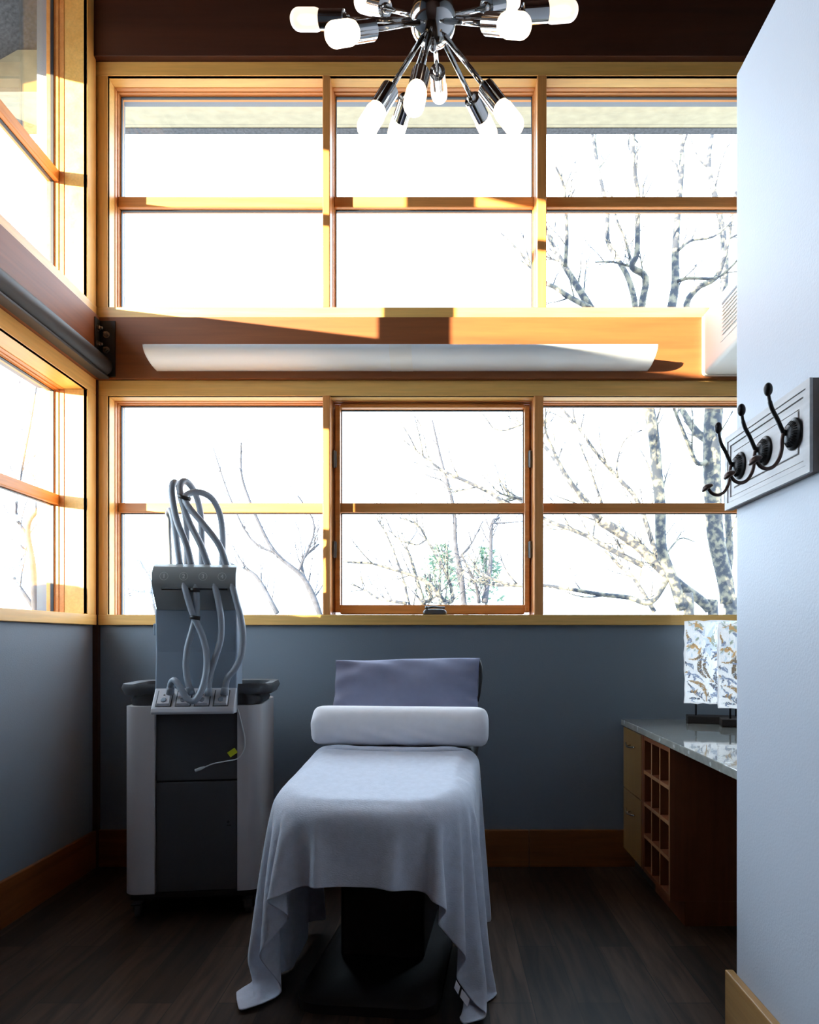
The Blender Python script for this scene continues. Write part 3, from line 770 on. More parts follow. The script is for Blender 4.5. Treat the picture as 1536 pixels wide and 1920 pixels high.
# ------------------------------------------------------------------ body contouring machine
M['mach_white'] = plain('machine_white', (.50, .47, .47), rough=.35)
M['mach_grey'] = plain('machine_grey', (.22, .27, .33), rough=.38)
M['mach_hood'] = plain('machine_hood_grey', (.26, .28, .28), rough=.35)
M['mach_dark'] = plain('machine_charcoal', (.06, .062, .066), rough=.4)
M['mach_black'] = plain('machine_black', (.018, .018, .02), rough=.45)
M['mach_panel'] = plain('connector_panel_white', (.60, .60, .63), rough=.35)
M['hose'] = plain('grey_hose', (.30, .335, .38), rough=.42)
M['marking'] = plain('pale_marking', (.60, .62, .62), rough=.5)
M['yellow'] = plain('yellow_tag', (.55, .60, .02), rough=.5)
mc = thing('contouring_machine', 'tall white and grey wheeled treatment machine with four looping grey hoses beside the bed', 'machine', (-1.06, 2.862, 0), R(7))
def shell(x0, x1, outer_left):
    r = .055; n = 7
    if outer_left:
        pts = [(x1, -.004), (x1, .50), (x0+.02, .50)] + [(x0, .44)] + [(x0+r-r*math.cos(R(90*i/n)), -.004+r-r*math.sin(R(90*i/n))) for i in range(n+1)]
    else:
        pts = [(x0, -.004)] + [(x1-r+r*math.sin(R(90*i/n)), -.004+r-r*math.cos(R(90*i/n))) for i in range(n+1)] + [(x1, .44), (x1-.02, .50), (x0, .50)]
    return pts
bm = bmesh.new(); prism(bm, shell(-.266, -.140, True), .112, .893, 'z'); autosmooth(obj('side_shell', bm, M['mach_white'], mc), 35)
bm = bmesh.new(); prism(bm, shell(.194, .290, False), .112, .893, 'z'); autosmooth(obj('side_shell', bm, M['mach_white'], mc), 35)
bm = bmesh.new(); box(bm, -.140, .194, .02, .49, .112, .893); obj('inner_body', bm, M['mach_black'], mc)
bm = bmesh.new(); box(bm, -.136, .190, .002, .02, .118, .574, .003); dr = obj('front_door', bm, M['mach_dark'], mc)
bm = bmesh.new(); box(bm, .150, .168, -.002, .002, .385, .390, .001); tube(bm, [(.156, .004, .402), (.156, .0, .402)], .006, 10); obj('door_latch', bm, M['mach_black'], dr)
bm = bmesh.new(); prism(bm, [(.02, .583), (.004, .583), (.010, .72), (.014, .868), (.02, .868)], -.137, .191, 'x'); obj('upper_panel', bm, M['mach_dark'], mc)
# tower
TX0, TX1 = -.139, .192
bm = bmesh.new()
prism(bm, [(-.006, 1.30), (.004, 1.12), (-.006, .968), (-.006, .87), (.14, .87), (.14, 1.30)], TX0, TX1, 'x')
tw = obj('tower', bm, M['mach_grey'], mc)
bv = tw.modifiers.new('bev', 'BEVEL'); bv.width = .008; bv.segments = 3; bv.limit_method = 'ANGLE'
hood = [(-.074, 1.392), (-.078, 1.415), (-.073, 1.445), (-.056, 1.470), (-.030, 1.484), (.02, 1.489), (.13, 1.484), (.14, 1.47), (.14, 1.296), (-.008, 1.296)]
bm = bmesh.new(); prism(bm, hood, TX0+.008, TX1+.008, 'x')
hd = obj('hose_hood', bm, M['mach_hood'], mc); autosmooth(hd, 25)
bm = bmesh.new(); tube(bm, [(-.095, -.062, 1.381), (.165, -.062, 1.381)], .006, 12); obj('hose_slot', bm, M['mach_black'], mc, True)
bm = bmesh.new(); box(bm, TX0-.022, TX0+.001, .05, .10, 1.19, 1.24, .003); obj('side_clip', bm, M['mach_grey'], mc)
# numbers on the hood
for k, x in enumerate((-.083, -.006, .070, .146)):
    cu = bpy.data.curves.new('n', 'FONT'); cu.body = str(k+1); cu.size = .026; cu.align_x = 'CENTER'; cu.align_y = 'CENTER'; cu.extrude = .0004
    to = bpy.data.objects.new('n', cu); COL.objects.link(to)
    bpy.context.view_layer.update()
    me = bpy.data.meshes.new_from_object(to.evaluated_get(bpy.context.evaluated_depsgraph_get()))
    bpy.data.objects.remove(to)
    bm = bmesh.new(); bm.from_mesh(me); bpy.data.meshes.remove(me)
    for v in bm.verts: v.co = Vector((v.co.x, -v.co.z, v.co.y))
    nv = len(bm.verts)
    ro = [bm.verts.new((.0168*math.cos(2*math.pi*i/28), -.0004, .0168*math.sin(2*math.pi*i/28))) for i in range(28)]
    ri = [bm.verts.new((.0155*math.cos(2*math.pi*i/28), -.0004, .0155*math.sin(2*math.pi*i/28))) for i in range(28)]
    for i in range(28): bm.faces.new((ro[i], ro[(i+1) % 28], ri[(i+1) % 28], ri[i]))
    lean = Matrix.Translation((x, -.0770, 1.430)) @ Matrix.Rotation(R(-8), 4, 'X')
    bmesh.ops.transform(bm, matrix=lean, verts=bm.verts)
    obj('number_marking', bm, M['marking'], hd, recalc=False)
# connector housing
bm = bmesh.new()
prism(bm, [(.0, .968), (-.008, .968), (-.072, .890), (-.076, .876), (-.070, .866), (.0, .864)], TX0+.003, TX1+.001, 'x')
ho = obj('connector_housing', bm, M['mach_panel'], mc)
bv = ho.modifiers.new('bev', 'BEVEL'); bv.width = .006; bv.segments = 3; bv.limit_method = 'ANGLE'
sl = Vector((0, -.064, -.078)).normalized(); nrm = Vector((0, -.078, .064)).normalized()
def on_slope(x, s, h): # s from the top edge down the slope
    p = Vector((x, -.008, .968)) + sl*s + nrm*h
    return p
SXC = (-.090, -.013, .062, .137)
for x in SXC:
    bm = bmesh.new()
    for s0, s1, w, h in ((.012, .092, .031, .0014),):
        hexa(bm, [on_slope(x-w, s0, -.002), on_slope(x+w, s0, -.002), on_slope(x+w, s1, -.002), on_slope(x-w, s1, -.002), on_slope(x-w, s0, h), on_slope(x+w, s0, h), on_slope(x+w, s1, h), on_slope(x-w, s1, h)])
    so = obj('socket_plate', bm, M['mach_dark'], ho)
    bm = bmesh.new(); w, s0, s1, h = .0275, .015, .089, .012
    hexa(bm, [on_slope(x-w, s0, .001), on_slope(x+w, s0, .001), on_slope(x+w, s1, .001), on_slope(x-w, s1, .001), on_slope(x-w*.82, s0+.004, h), on_slope(x+w*.82, s0+.004, h), on_slope(x+w*.82, s1-.006, h), on_slope(x-w*.82, s1-.006, h)])
    obj('plug_block', bm, M['mach_panel'], so)
    bm = bmesh.new(); lathe(bm, [(.0, 0), (.0, .011), (.003, .011), (.004, .009), (.004, 0)], on_slope(x, .066, .0115), nrm, 18); obj('release_button', bm, M['mach_grey'], so)
    bm = bmesh.new(); lathe(bm, [(0, 0), (0, .0045), (.0022, .004), (.0022, 0)], on_slope(x, .042, .0115), nrm, 12); obj('indicator', bm, M['rack_edge'], so)
# tray ring / handle
bm = bmesh.new()
O1 = rrect(-.305, .335, .02, .40, .09); I1 = rrect(-.262, .292, .06, .36, .06)
loftp = lambda P, z: [(x, y, z) for x, y in P]
o_t, o_b, i_t, i_b, o_m = [[bm.verts.new(p) for p in loftp(P, z)] for P, z in ((rrect(-.298, .328, .026, .394, .085), .984), (rrect(-.292, .322, .032, .388, .08), .937), (I1, .980), (I1, .944), (O1, .965))]
n = len(o_t)
for a, b in ((o_t, o_m), (o_m, o_b), (i_t, o_t), (i_b, i_t), (o_b, i_b)):
    for i in range(n): bm.faces.new((a[i], a[(i+1) % n], b[(i+1) % n], b[i]))
autosmooth(obj('handle_ring', bm, M['mach_dark'], mc), 60)
bm = bmesh.new(); loft(bm, [loftp(rrect(-.255, .283, .03, .38, .06), .893), loftp(rrect(-.262, .29, .03, .38, .06), .91), loftp(rrect(-.245, .272, .03, .37, .06), .945)])
autosmooth(obj('collar', bm, M['mach_black'], mc), 50)
# chassis and casters
bm = bmesh.new(); box(bm, -.25, .275, .03, .48, .075, .112, .01); obj('chassis', bm, M['mach_black'], mc)
for x in (-.215, .235):
    for y in (.05, .43):
        bm = bmesh.new(); box(bm, x-.022, x+.022, y-.02, y+.03, .055, .078, .004); box(bm, x-.022, x-.016, y-.012, y+.012, .025, .06); box(bm, x+.016, x+.022, y-.012, y+.012, .025, .06)
        box(bm, x-.02, x+.02, y-.055, y-.02, .066, .074, .002)
        c = obj('caster', bm, M['mach_black'], mc)
        bm = bmesh.new(); lathe(bm, [(-.013, 0), (-.013, .033), (-.009, .0365), (.009, .0365), (.013, .033), (.013, 0)], (x, y, .0366), (1, 0, 0), 24); autosmooth(obj('wheel', bm, M['mach_dark'], c), 40)
# hoses
def Z5(zx, zy, y): return MP(210+.2449*zx, 880+.2449*zy, y)
def MP(px, py, y):                       # point of the machine at depth y behind its front
    c7, s7 = math.cos(R(7)), math.sin(R(7)); lx = 0
    for _ in range(6):
        Y = 2.862 + lx*s7 + y*c7
        lx = ((px-830)*Y/FPX + 1.06 + y*s7)/c7
    return (lx, y, CAMZ + (1200-py)*Y/FPX)
HO = [
 [(520,735,.0),(505,620,.01),(480,430,.03),(463,345,.06),(445,315,.09),(432,350,.12),(430,480,.15),(436,620,.155),(440,780,.155)],
 [(610,735,.0),(570,580,-.01),(500,400,.0),(465,240,.02),(458,140,.04),(478,100,.07),(510,130,.11),(545,260,.145),(568,420,.16),(572,600,.16),(572,780,.16)],
 [(738,738,.0),(680,580,-.01),(590,400,.0),(535,240,.02),(520,140,.04),(545,92,.06),(590,110,.09),(640,190,.13),(675,320,.155),(686,460,.16),(688,620,.16),(688,780,.16)],
 [(880,742,.0),(820,580,-.02),(700,420,-.02),(590,290,-.01),(560,215,.01),(610,180,.04),(690,180,.07),(770,230,.11),(825,340,.145),(846,480,.155),(848,620,.155),(838,780,.155)],
]
for pts in HO:
    bm = bmesh.new(); tube(bm, spline([Z5(*p) for p in pts], 8), .0138, 12)
    obj('hose', bm, M['hose'], mc, True)
LO = [
 [(548,865,-.043),(575,970,-.050),(610,1080,-.052),(642,1160,-.050),(690,1270,-.045),(722,1400,-.045),(722,1540,-.055),(690,1680,-.075),(640,1765,-.085),(585,1765,-.085),(540,1700,-.080),(505,1640,-.072),(475,1615,-.062),(452,1640,-.048),(448,1685,-.038)],
 [(640,865,-.043),(648,1000,-.040),(645,1110,-.038),(615,1230,-.032),(578,1370,-.028),(566,1500,-.028),(578,1610,-.030),(598,1690,-.036)],
 [(782,868,-.043),(812,1000,-.045),(836,1150,-.045),(832,1300,-.042),(795,1430,-.038),(757,1550,-.032),(742,1640,-.033),(740,1700,-.036)],
 [(918,872,-.043),(950,1000,-.050),(985,1130,-.055),(1003,1270,-.055),(990,1420,-.052),(940,1530,-.045),(885,1600,-.038),(865,1690,-.036)],
]
for pts in LO:
    bm = bmesh.new(); P = spline([Z5(a, b, y-.020) for a, b, y in pts], 8); tube(bm, P, .0130, 12)
    e = P[-1]; d = (P[-1]-P[-3]).normalized(); lathe(bm, [(-.012, .0130), (-.008, .0155), (.020, .0165), (.020, 0)], e, d, 14)
    obj('hose', bm, M['hose'], mc, True)
for (zx, zy, y, ax_, r) in ((556, 215, .005, (.35, -.2, 1), .023), (636, 925, -.042, (0, 0, 1), .0165), (636, 1135, -.047, (.15, 0, 1), .0175)):
    bm = bmesh.new(); c = Z5(zx, zy, y - (.02 if zy > 800 else 0)); r *= 1.18; lathe(bm, [(-.008, r-.003), (-.008, r), (.008, r), (.008, r-.003), (-.008, r-.003)], c, ax_, 20); obj('hose_strap', bm, M['mach_black'], mc, True)
L9 = MP
bm = bmesh.new(); tube(bm, spline([L9(*p) for p in ((444,1322,.0),(452,1352,-.012),(459,1385,-.016),(457,1408,-.018),(446,1422,-.02),(425,1427,-.02),(400,1432,-.018),(382,1439,-.016))], 8), .0026, 8)
cb = obj('data_cable', bm, M['marking'], mc, True)
bm = bmesh.new(); a, b_ = Vector(L9(384,1438,-.016)), Vector(L9(366,1445,-.016)); tube(bm, [a, a.lerp(b_, .4), b_], [.004, .0065, .0065], 10); obj('cable_plug', bm, M['marking'], cb, True)
bm = bmesh.new(); c = Vector(L9(436, 1411, -.024)); box(bm, -.018, .018, -.0015, .0015, -.012, .012, .0005)
bmesh.ops.transform(bm, matrix=Matrix.Translation(c) @ Matrix.Rotation(R(-35), 4, 'Y'), verts=bm.verts); obj('cable_tag', bm, M['yellow'], cb)

# ------------------------------------------------------------------ treatment chair, blanket, bolster, pillow
M['vinyl'] = plain('black_vinyl', (.012, .012, .014), rough=.5, spec=.3)
M['blanket'] = fabric('grey_fleece', (.63, .67, .77), weave=260, bump=.5, noise=.05, nscale=45)
M['bolster'] = fabric('white_cotton', (.90, .89, .92), weave=700, bump=.12, noise=.02, sheen=.1)
M['pillow'] = fabric('slate_blue_cotton', (.25, .27, .39), weave=800, bump=.1, noise=.03, sheen=.15)
BED = Vector((-.25, 2.07, 0)); BROT = R(-6)
ZF, SLP = .646, .145
chair = thing('treatment_chair', 'black reclining treatment chair under the grey blanket in the middle of the room', 'treatment chair', BED, BROT)
bm = bmesh.new(); rings = []
def bedplan(ins):
    pts = []
    w, y0, y1, r, rb, n = .315, 0, 1.0, .20, .03, 10
    for cx, cy, a0, rr in ((w-r, y0+r, -90, r), (w-rb, y1-rb, 0, rb), (-w+rb, y1-rb, 90, rb), (-w+r, y0+r, 180, r)):
        for i in range(n+1):
            a = R(a0+90*i/n); x, y = cx+rr*math.cos(a), cy+rr*math.sin(a)
            pts.append((x*(1-ins/.315), y+(ins if y < .3 else -ins)))
    return pts
loft(bm, [[(x, y, ZF+SLP*y+dz) for x, y in bedplan(ins+.004)] for dz, ins in ((-.098, .012), (-.09, .002), (-.04, 0), (-.018, .006), (-.005, .018), (-.001, .04))])
autosmooth(obj('seat_pad', bm, M['vinyl'], chair), 50)
bm = bmesh.new(); box(bm, -.22, .22, -.035, .035, 0, .27, .03, 4)
bmesh.ops.transform(bm, matrix=Matrix.Translation((0, .985, .755)) @ Matrix.Rotation(R(-24), 4, 'X'), verts=bm.verts)
autosmooth(obj('backrest', bm, M['vinyl'], chair), 50)
bm = bmesh.new(); box(bm, -.15, .15, .34, .92, .045, .55, .012); obj('pedestal', bm, M['vinyl'], chair)
bm = bmesh.new(); loft(bm, [[(x, y, z) for x, y in rrect(-.23+i_, .23-i_, .05+i_, 1.05-i_, .08)] for z, i_ in ((0, 0), (.03, 0), (.045, .02))]); autosmooth(obj('base_plate', bm, M['vinyl'], chair), 40)

# draped cloth, grid of NX by NY points: differences between neighbours in millimetres, for x, then y, then z
NX, NY = 93, 49
DRAPE = (
-391,18,16,17,11,11,12,11,10,-1,-3,-7,-9,-11,-11,-8,-1,9,15,14,14,13,13,15,10,-4,-12,-14,-14,-9,5,19,19,16,15,16,20,17,10,7,14,18,17,20,21,21,22,21,22,21,19,17,16,15,10,14,17,19,21,10,6,12,20,17,1,-8,-11,-9,-6,1,13,15,14,15,16,12,-3,
-11,-11,-8,-3,5,13,13,14,15,17,18,2,-18,-18,-17,-18,-711,18,16,17,5,12,11,13,12,7,2,-2,-7,-9,-11,-10,-8,0,9,14,15,13,13,14,14,7,-7,-14,-14,-12,-1,16,20,17,14,16,20,19,11,7,14,19,17,20,21,21,22,21,22,21,20,16,17,15,9,16,18,20,20,9,6,
16,20,11,-3,-10,-11,-7,-1,9,16,15,14,16,13,0,-10,-12,-9,-2,6,12,12,13,13,15,16,15,-16,-17,-18,-18,-18,-710,19,19,11,17,-4,12,14,12,11,7,3,-1,-7,-9,-11,-10,-7,0,10,14,14,13,14,14,13,3,-10,-15,-13,-6,10,20,19,14,16,19,20,14,7,13,19,17,
21,21,21,22,21,22,21,20,17,17,14,10,17,19,20,19,8,9,18,18,5,-7,-11,-9,-3,6,15,16,14,15,15,2,-9,-11,-10,-3,7,12,13,12,13,12,14,15,-4,-18,-17,-18,-16,-19,-709,19,18,20,0,11,1,14,12,11,10,8,4,0,-6,-9,-11,-10,-7,1,9,14,15,13,13,15,11,-2,
-12,-15,-9,4,18,20,15,15,20,20,16,8,13,18,18,20,22,21,22,21,21,22,20,17,18,14,11,19,18,20,19,7,11,20,14,0,-11,-10,-5,4,13,15,15,15,15,5,-8,-11,-10,-3,8,11,13,13,12,13,12,13,2,-14,-18,-15,-18,-17,-1,-726,19,19,19,-7,13,7,7,13,11,11,
10,8,5,0,-5,-9,-10,-10,-6,1,9,14,15,13,13,15,8,-6,-14,-12,-2,14,20,18,14,19,20,18,10,12,18,19,20,22,21,21,22,21,22,21,17,17,14,13,21,18,20,18,6,14,20,9,-6,-11,-8,1,11,16,15,15,15,7,-6,-11,-10,-3,8,12,13,12,13,12,13,12,-2,-8,-13,-17,
-17,-16,-13,15,-745,19,20,18,-10,8,7,13,9,11,11,11,10,9,6,1,-5,-8,-11,-9,-6,2,9,14,14,14,13,14,5,-10,-14,-7,8,20,19,14,19,20,20,13,10,18,19,21,22,21,21,22,21,22,21,18,17,13,16,21,18,20,17,7,18,17,2,-10,-10,-1,8,15,15,15,16,9,-5,-10,
-10,-3,8,12,13,13,12,13,12,8,-4,-6,-7,-14,-17,-13,-19,6,17,-763,19,19,19,5,-17,16,10,5,12,12,11,11,10,9,6,2,-3,-9,-10,-9,-6,3,9,14,14,13,14,13,0,-12,-12,3,16,21,16,17,20,21,16,9,19,19,21,22,21,21,22,21,22,21,19,17,13,18,21,19,19,16,
9,20,12,-5,-11,-4,6,13,16,15,15,12,-3,-10,-10,-3,9,12,12,13,13,12,10,4,-4,-6,-6,-7,-14,-14,-18,-7,17,17,-781,20,19,20,11,-21,5,10,9,9,11,12,11,11,11,9,7,3,-3,-8,-10,-10,-4,3,9,14,14,13,14,11,-6,-13,-3,13,20,18,16,20,20,20,9,19,20,21,
22,21,21,22,21,21,22,20,17,14,19,21,19,19,15,12,20,4,-9,-7,4,11,15,16,15,13,-1,-10,-10,-2,9,13,12,12,13,12,8,0,-5,-7,-7,-7,-3,-14,-16,-10,7,17,18,-793,15,18,17,18,-15,-11,8,10,9,12,11,11,12,11,10,10,8,4,-2,-7,-10,-10,-3,4,8,14,15,12,
14,7,-11,-7,8,17,21,15,20,20,21,12,18,21,21,22,21,21,22,21,21,22,21,17,15,21,20,20,19,11,19,15,-3,-9,0,11,13,16,16,14,1,-10,-9,-2,9,13,12,13,12,11,5,-2,-7,-7,-7,-8,-6,-2,-14,-10,0,14,17,18,-785,-4,14,21,6,-1,-10,-9,10,11,10,12,11,11,
11,11,11,10,9,4,0,-6,-10,-10,-2,4,9,13,15,12,14,1,-11,2,16,20,17,21,19,21,14,19,21,21,22,21,21,22,21,21,22,21,18,17,21,20,19,20,13,20,8,-9,-2,10,11,15,16,15,4,-10,-9,-1,10,13,12,12,12,9,2,-5,-6,-8,-8,-7,-7,-5,-3,-12,2,11,13,17,18,-778,
-5,-3,18,-6,4,-10,-2,0,10,11,12,11,11,10,11,11,11,11,9,6,1,-6,-9,-11,1,5,8,13,15,10,15,-7,-3,12,21,19,19,18,21,17,20,21,21,22,21,21,22,21,21,22,21,19,18,22,20,19,21,14,19,0,-7,10,9,14,15,16,6,-9,-9,0,10,13,12,13,11,6,-1,-6,-8,-8,-7,
-7,-7,-6,-5,-3,7,9,10,12,16,18,-771,-5,-4,-9,-3,-2,0,6,-5,3,7,10,10,11,11,11,11,10,12,11,9,7,2,-4,-9,-11,3,5,8,13,14,11,11,-7,7,21,17,20,19,21,19,21,21,21,22,21,21,22,21,21,21,22,20,20,21,21,20,20,18,13,-7,11,10,7,15,16,9,-9,-7,0,11,
12,13,12,10,2,-3,-7,-8,-8,-7,-7,-5,-4,-1,3,7,8,8,8,11,15,18,-765,-5,-4,-8,-7,-5,-4,-1,-1,1,3,4,7,9,10,11,11,11,11,11,11,10,7,4,-3,-8,-11,7,4,7,15,11,11,9,-3,20,21,16,21,20,21,22,21,21,21,22,21,21,22,21,21,21,22,21,21,20,20,20,19,11,
-1,15,6,12,16,12,-9,-6,2,11,12,12,12,7,0,-6,-7,-8,-8,-7,-5,-3,0,4,6,7,8,7,7,8,8,13,18,-759,-4,-7,-17,4,-6,-5,-4,-2,-2,0,0,3,4,7,9,10,11,11,11,11,11,10,9,4,-1,-7,-11,10,4,8,15,7,14,1,18,21,18,21,21,21,21,22,21,21,22,21,21,22,21,21,22,
21,21,21,22,20,18,21,5,14,9,9,16,14,-8,-4,3,10,12,13,11,3,-3,-7,-8,-7,-7,-5,-3,0,4,7,7,7,7,7,8,7,8,8,8,17,-764,7,-21,-11,-12,4,8,-2,-4,-4,-3,-2,-1,0,2,5,7,9,10,11,11,11,11,11,9,4,1,-4,-11,12,5,8,15,4,18,11,20,20,21,21,22,21,21,22,21,
22,21,21,22,21,22,21,21,22,21,21,20,20,21,13,10,10,13,15,-7,-1,4,11,11,13,9,0,-5,-8,-7,-7,-5,-3,1,4,6,8,7,7,6,8,7,8,7,8,8,1,18,-785,15,-4,-10,-17,0,2,4,6,-3,-4,-3,-4,-3,-1,0,2,4,7,9,10,11,11,11,11,10,4,3,-2,-10,13,6,9,15,9,18,21,20,
21,21,22,21,21,22,21,22,21,21,22,21,22,21,21,22,21,21,21,20,21,16,13,10,17,-5,3,5,9,12,12,6,-3,-7,-7,-7,-5,-3,1,4,7,8,7,6,7,7,7,7,8,8,7,7,5,5,-5,-788,15,7,-20,-2,11,2,0,-1,-1,0,1,-3,-3,-4,-3,-3,0,1,4,7,9,10,11,11,11,11,3,3,2,-7,14,
7,12,15,20,19,21,21,21,22,21,21,22,21,22,21,21,22,21,22,21,21,22,21,21,22,20,20,19,14,16,0,7,7,6,12,11,2,-5,-7,-7,-5,-2,1,4,7,8,6,7,6,7,7,8,7,7,6,3,2,1,0,-1,0,-786,9,16,-19,9,7,6,4,2,0,-1,-2,-2,-1,-3,-3,-3,-3,-3,-2,0,4,6,9,10,11,11,
11,1,5,5,-2,13,12,18,20,20,20,22,21,22,21,21,22,21,22,21,21,22,21,22,21,21,22,21,22,21,21,20,19,19,10,8,7,5,13,8,-1,-6,-6,-5,-3,1,5,7,7,7,6,7,7,8,7,6,4,3,1,-1,-2,-3,-1,0,0,-1,-771,14,10,-17,11,10,7,4,4,3,2,1,-1,-1,-3,-3,-3,-3,-3,-3,
-3,-3,0,2,5,9,10,12,10,1,8,3,8,16,19,20,20,21,22,21,22,21,21,22,21,22,21,21,22,21,22,21,21,22,21,22,21,22,19,20,19,13,11,5,13,5,-3,-6,-5,-2,1,5,7,7,7,7,7,7,6,6,4,2,-1,-1,-3,-2,-3,-2,-1,-1,-1,-1,-1,-740,-7,12,-11,7,8,14,4,3,4,3,2,2,
1,0,0,-2,-2,-3,-3,-3,-3,-4,-2,-2,2,4,9,10,13,1,8,10,17,19,20,21,21,22,21,22,21,21,22,21,22,21,21,22,21,22,21,21,22,21,22,21,22,20,20,20,16,10,13,1,-4,-3,-2,2,5,6,7,7,7,7,6,5,4,1,0,-2,-3,-3,-3,-4,-3,-2,-2,-1,-1,-2,-1,-1,-710,-12,-2,
2,4,3,0,4,4,5,5,6,4,3,4,2,2,1,0,-1,-1,-3,-2,-3,-3,-4,-2,0,6,9,13,4,13,18,19,20,22,21,22,21,22,21,21,22,21,22,21,21,22,21,22,21,21,22,21,22,21,22,21,20,19,18,15,0,2,3,-3,5,7,7,7,7,6,4,3,1,-1,-1,-3,-3,-4,-3,-4,-3,-3,-1,-2,-1,-2,-1,-1,
-2,-1,-684,-12,3,3,3,3,-6,-4,-1,1,1,4,3,5,4,4,4,3,3,2,2,1,0,-1,-1,-2,-2,-2,-4,1,6,11,15,19,19,21,22,21,22,21,22,21,21,22,21,22,21,21,22,21,22,21,21,22,21,22,21,22,21,21,19,19,11,7,1,3,8,6,7,5,4,3,0,0,-2,-3,-3,-3,-3,-3,-4,-2,-3,-2,-1,
-1,-1,-1,-1,-1,0,-1,0,-667,-9,6,3,2,-2,-4,-4,-3,-3,-2,-1,0,1,2,3,4,3,4,3,4,3,2,2,1,0,0,-1,0,0,1,5,16,19,19,21,22,21,22,21,22,21,21,22,21,22,21,21,22,21,22,21,21,22,21,22,21,22,21,21,19,19,14,10,7,5,5,4,3,0,0,-2,-2,-3,-3,-3,-3,-3,-3,
-2,-2,-1,-1,-1,-1,0,0,0,0,0,0,0,0,-661,1,8,0,0,-1,-3,-3,-3,-3,-3,-3,-2,-2,-1,-1,0,1,2,3,3,3,3,4,3,2,1,-1,-1,0,3,6,15,19,20,21,22,21,22,21,22,21,21,22,21,22,21,21,22,21,22,21,21,22,21,22,21,22,21,21,20,19,15,6,5,6,5,2,-1,-2,-3,-2,-3,
-2,-3,-2,-2,-1,-1,-1,-1,0,0,0,0,0,0,0,0,1,0,0,1,-651,8,-1,0,-1,0,-1,-1,-2,-2,-3,-2,-3,-3,-2,-2,-3,-1,-1,-1,0,1,2,2,3,3,3,4,1,0,1,6,16,19,20,21,22,21,22,21,22,21,21,22,21,22,21,21,22,21,22,21,21,22,21,22,21,22,21,21,20,19,15,7,7,2,1,
-3,-3,-2,-2,-2,-1,-2,-1,0,-1,0,0,0,0,1,0,0,0,0,0,1,0,0,0,0,0,-637,-9,2,1,1,0,0,0,0,-1,-1,-1,-2,-1,-2,-3,-2,-2,-2,-3,-2,-1,-1,-1,0,0,2,2,3,3,5,6,15,20,20,21,22,21,22,21,22,21,21,22,21,22,21,21,22,21,22,21,21,22,21,22,21,22,21,21,20,
20,15,7,-1,0,0,-2,-1,0,-1,0,0,0,0,0,1,0,0,0,1,0,-1,0,0,0,0,0,0,-1,0,0,-1,-644,-3,2,1,1,0,0,1,0,0,0,0,0,0,-1,-1,-1,-1,-2,-1,-2,-2,-2,-1,-2,-2,-1,0,1,2,6,6,16,19,20,21,22,21,22,21,22,21,21,22,21,22,21,21,22,21,22,21,21,22,21,22,21,22,
21,21,20,20,15,5,1,0,0,0,1,0,0,1,0,1,0,0,0,0,-1,0,0,-1,0,-1,0,-1,0,0,-1,-1,0,0,-1,-647,-1,1,0,0,0,1,0,0,0,1,0,0,0,0,0,0,0,0,0,-1,-1,-1,-1,-1,-1,-2,-1,0,0,1,6,16,19,20,21,22,21,22,21,22,21,21,22,21,22,21,21,22,21,22,21,21,22,21,22,21,
22,21,21,21,19,14,6,5,2,1,0,0,0,0,0,0,0,-1,0,-1,0,-1,-1,0,-1,0,-1,0,-1,0,-1,0,-1,0,-1,-1,-648,-1,0,0,0,0,0,0,0,0,0,0,0,0,0,0,0,0,0,0,0,0,0,0,-1,-1,-1,-2,-1,0,2,6,16,20,19,21,22,21,22,21,22,21,21,22,21,22,21,21,22,21,22,21,21,22,21,
22,21,22,21,21,22,19,13,6,1,0,0,1,0,0,1,0,1,0,0,0,0,0,0,0,-1,0,-1,0,-1,0,0,-1,0,-1,0,-1,-1,-649,-1,0,-1,0,0,0,0,-1,0,0,0,-1,0,0,0,-1,0,0,0,0,0,0,0,0,0,0,0,0,0,0,4,17,21,20,21,22,21,22,21,22,21,21,22,21,22,21,21,22,21,22,21,21,22,21,
22,21,22,21,21,23,24,10,4,4,-1,0,-1,-1,0,0,0,0,0,0,0,0,0,0,0,0,0,0,-1,0,0,-1,0,-1,0,-1,-1,0,-649,-1,-1,0,-1,0,0,-1,0,0,-1,0,0,-1,0,-1,0,-1,0,-1,0,-1,-1,0,-1,0,-1,0,0,1,7,3,11,25,23,21,22,21,22,21,22,21,21,22,21,22,21,21,22,21,22,21,
21,22,21,22,21,22,21,21,21,27,11,7,2,-1,0,-1,-1,-1,-1,0,-1,0,0,0,0,0,0,0,-1,0,0,-1,0,0,-1,0,0,-1,0,-1,0,-650,0,-1,0,-1,0,-1,0,0,-1,0,-1,0,0,-1,0,-1,0,-1,0,-1,-1,0,-1,0,-1,0,0,0,1,2,6,12,26,23,21,22,21,22,21,22,21,21,22,21,22,21,21,
22,21,22,21,21,22,21,22,21,22,21,21,22,26,11,5,3,-1,-1,-1,0,0,-1,0,-1,0,0,0,0,0,-1,0,0,0,-1,0,0,-1,-1,0,0,0,-1,0,1,-650,-1,0,-1,0,-1,0,-1,0,-1,0,0,-1,0,0,0,-1,-1,0,-1,0,-1,0,0,0,-1,1,0,2,1,2,2,11,26,23,21,22,21,22,21,22,21,21,22,21,
22,21,21,22,21,22,21,21,22,21,22,21,22,21,21,22,29,10,3,-1,-1,0,0,0,0,0,0,0,0,0,-1,0,0,0,0,-1,0,-1,0,0,-1,0,0,0,-1,0,1,0,-650,0,-1,0,-1,0,-1,0,-1,0,-1,0,0,-1,0,0,0,-1,0,-1,0,0,0,0,-1,0,1,0,1,0,1,4,10,26,23,21,22,21,22,21,22,21,21,22,
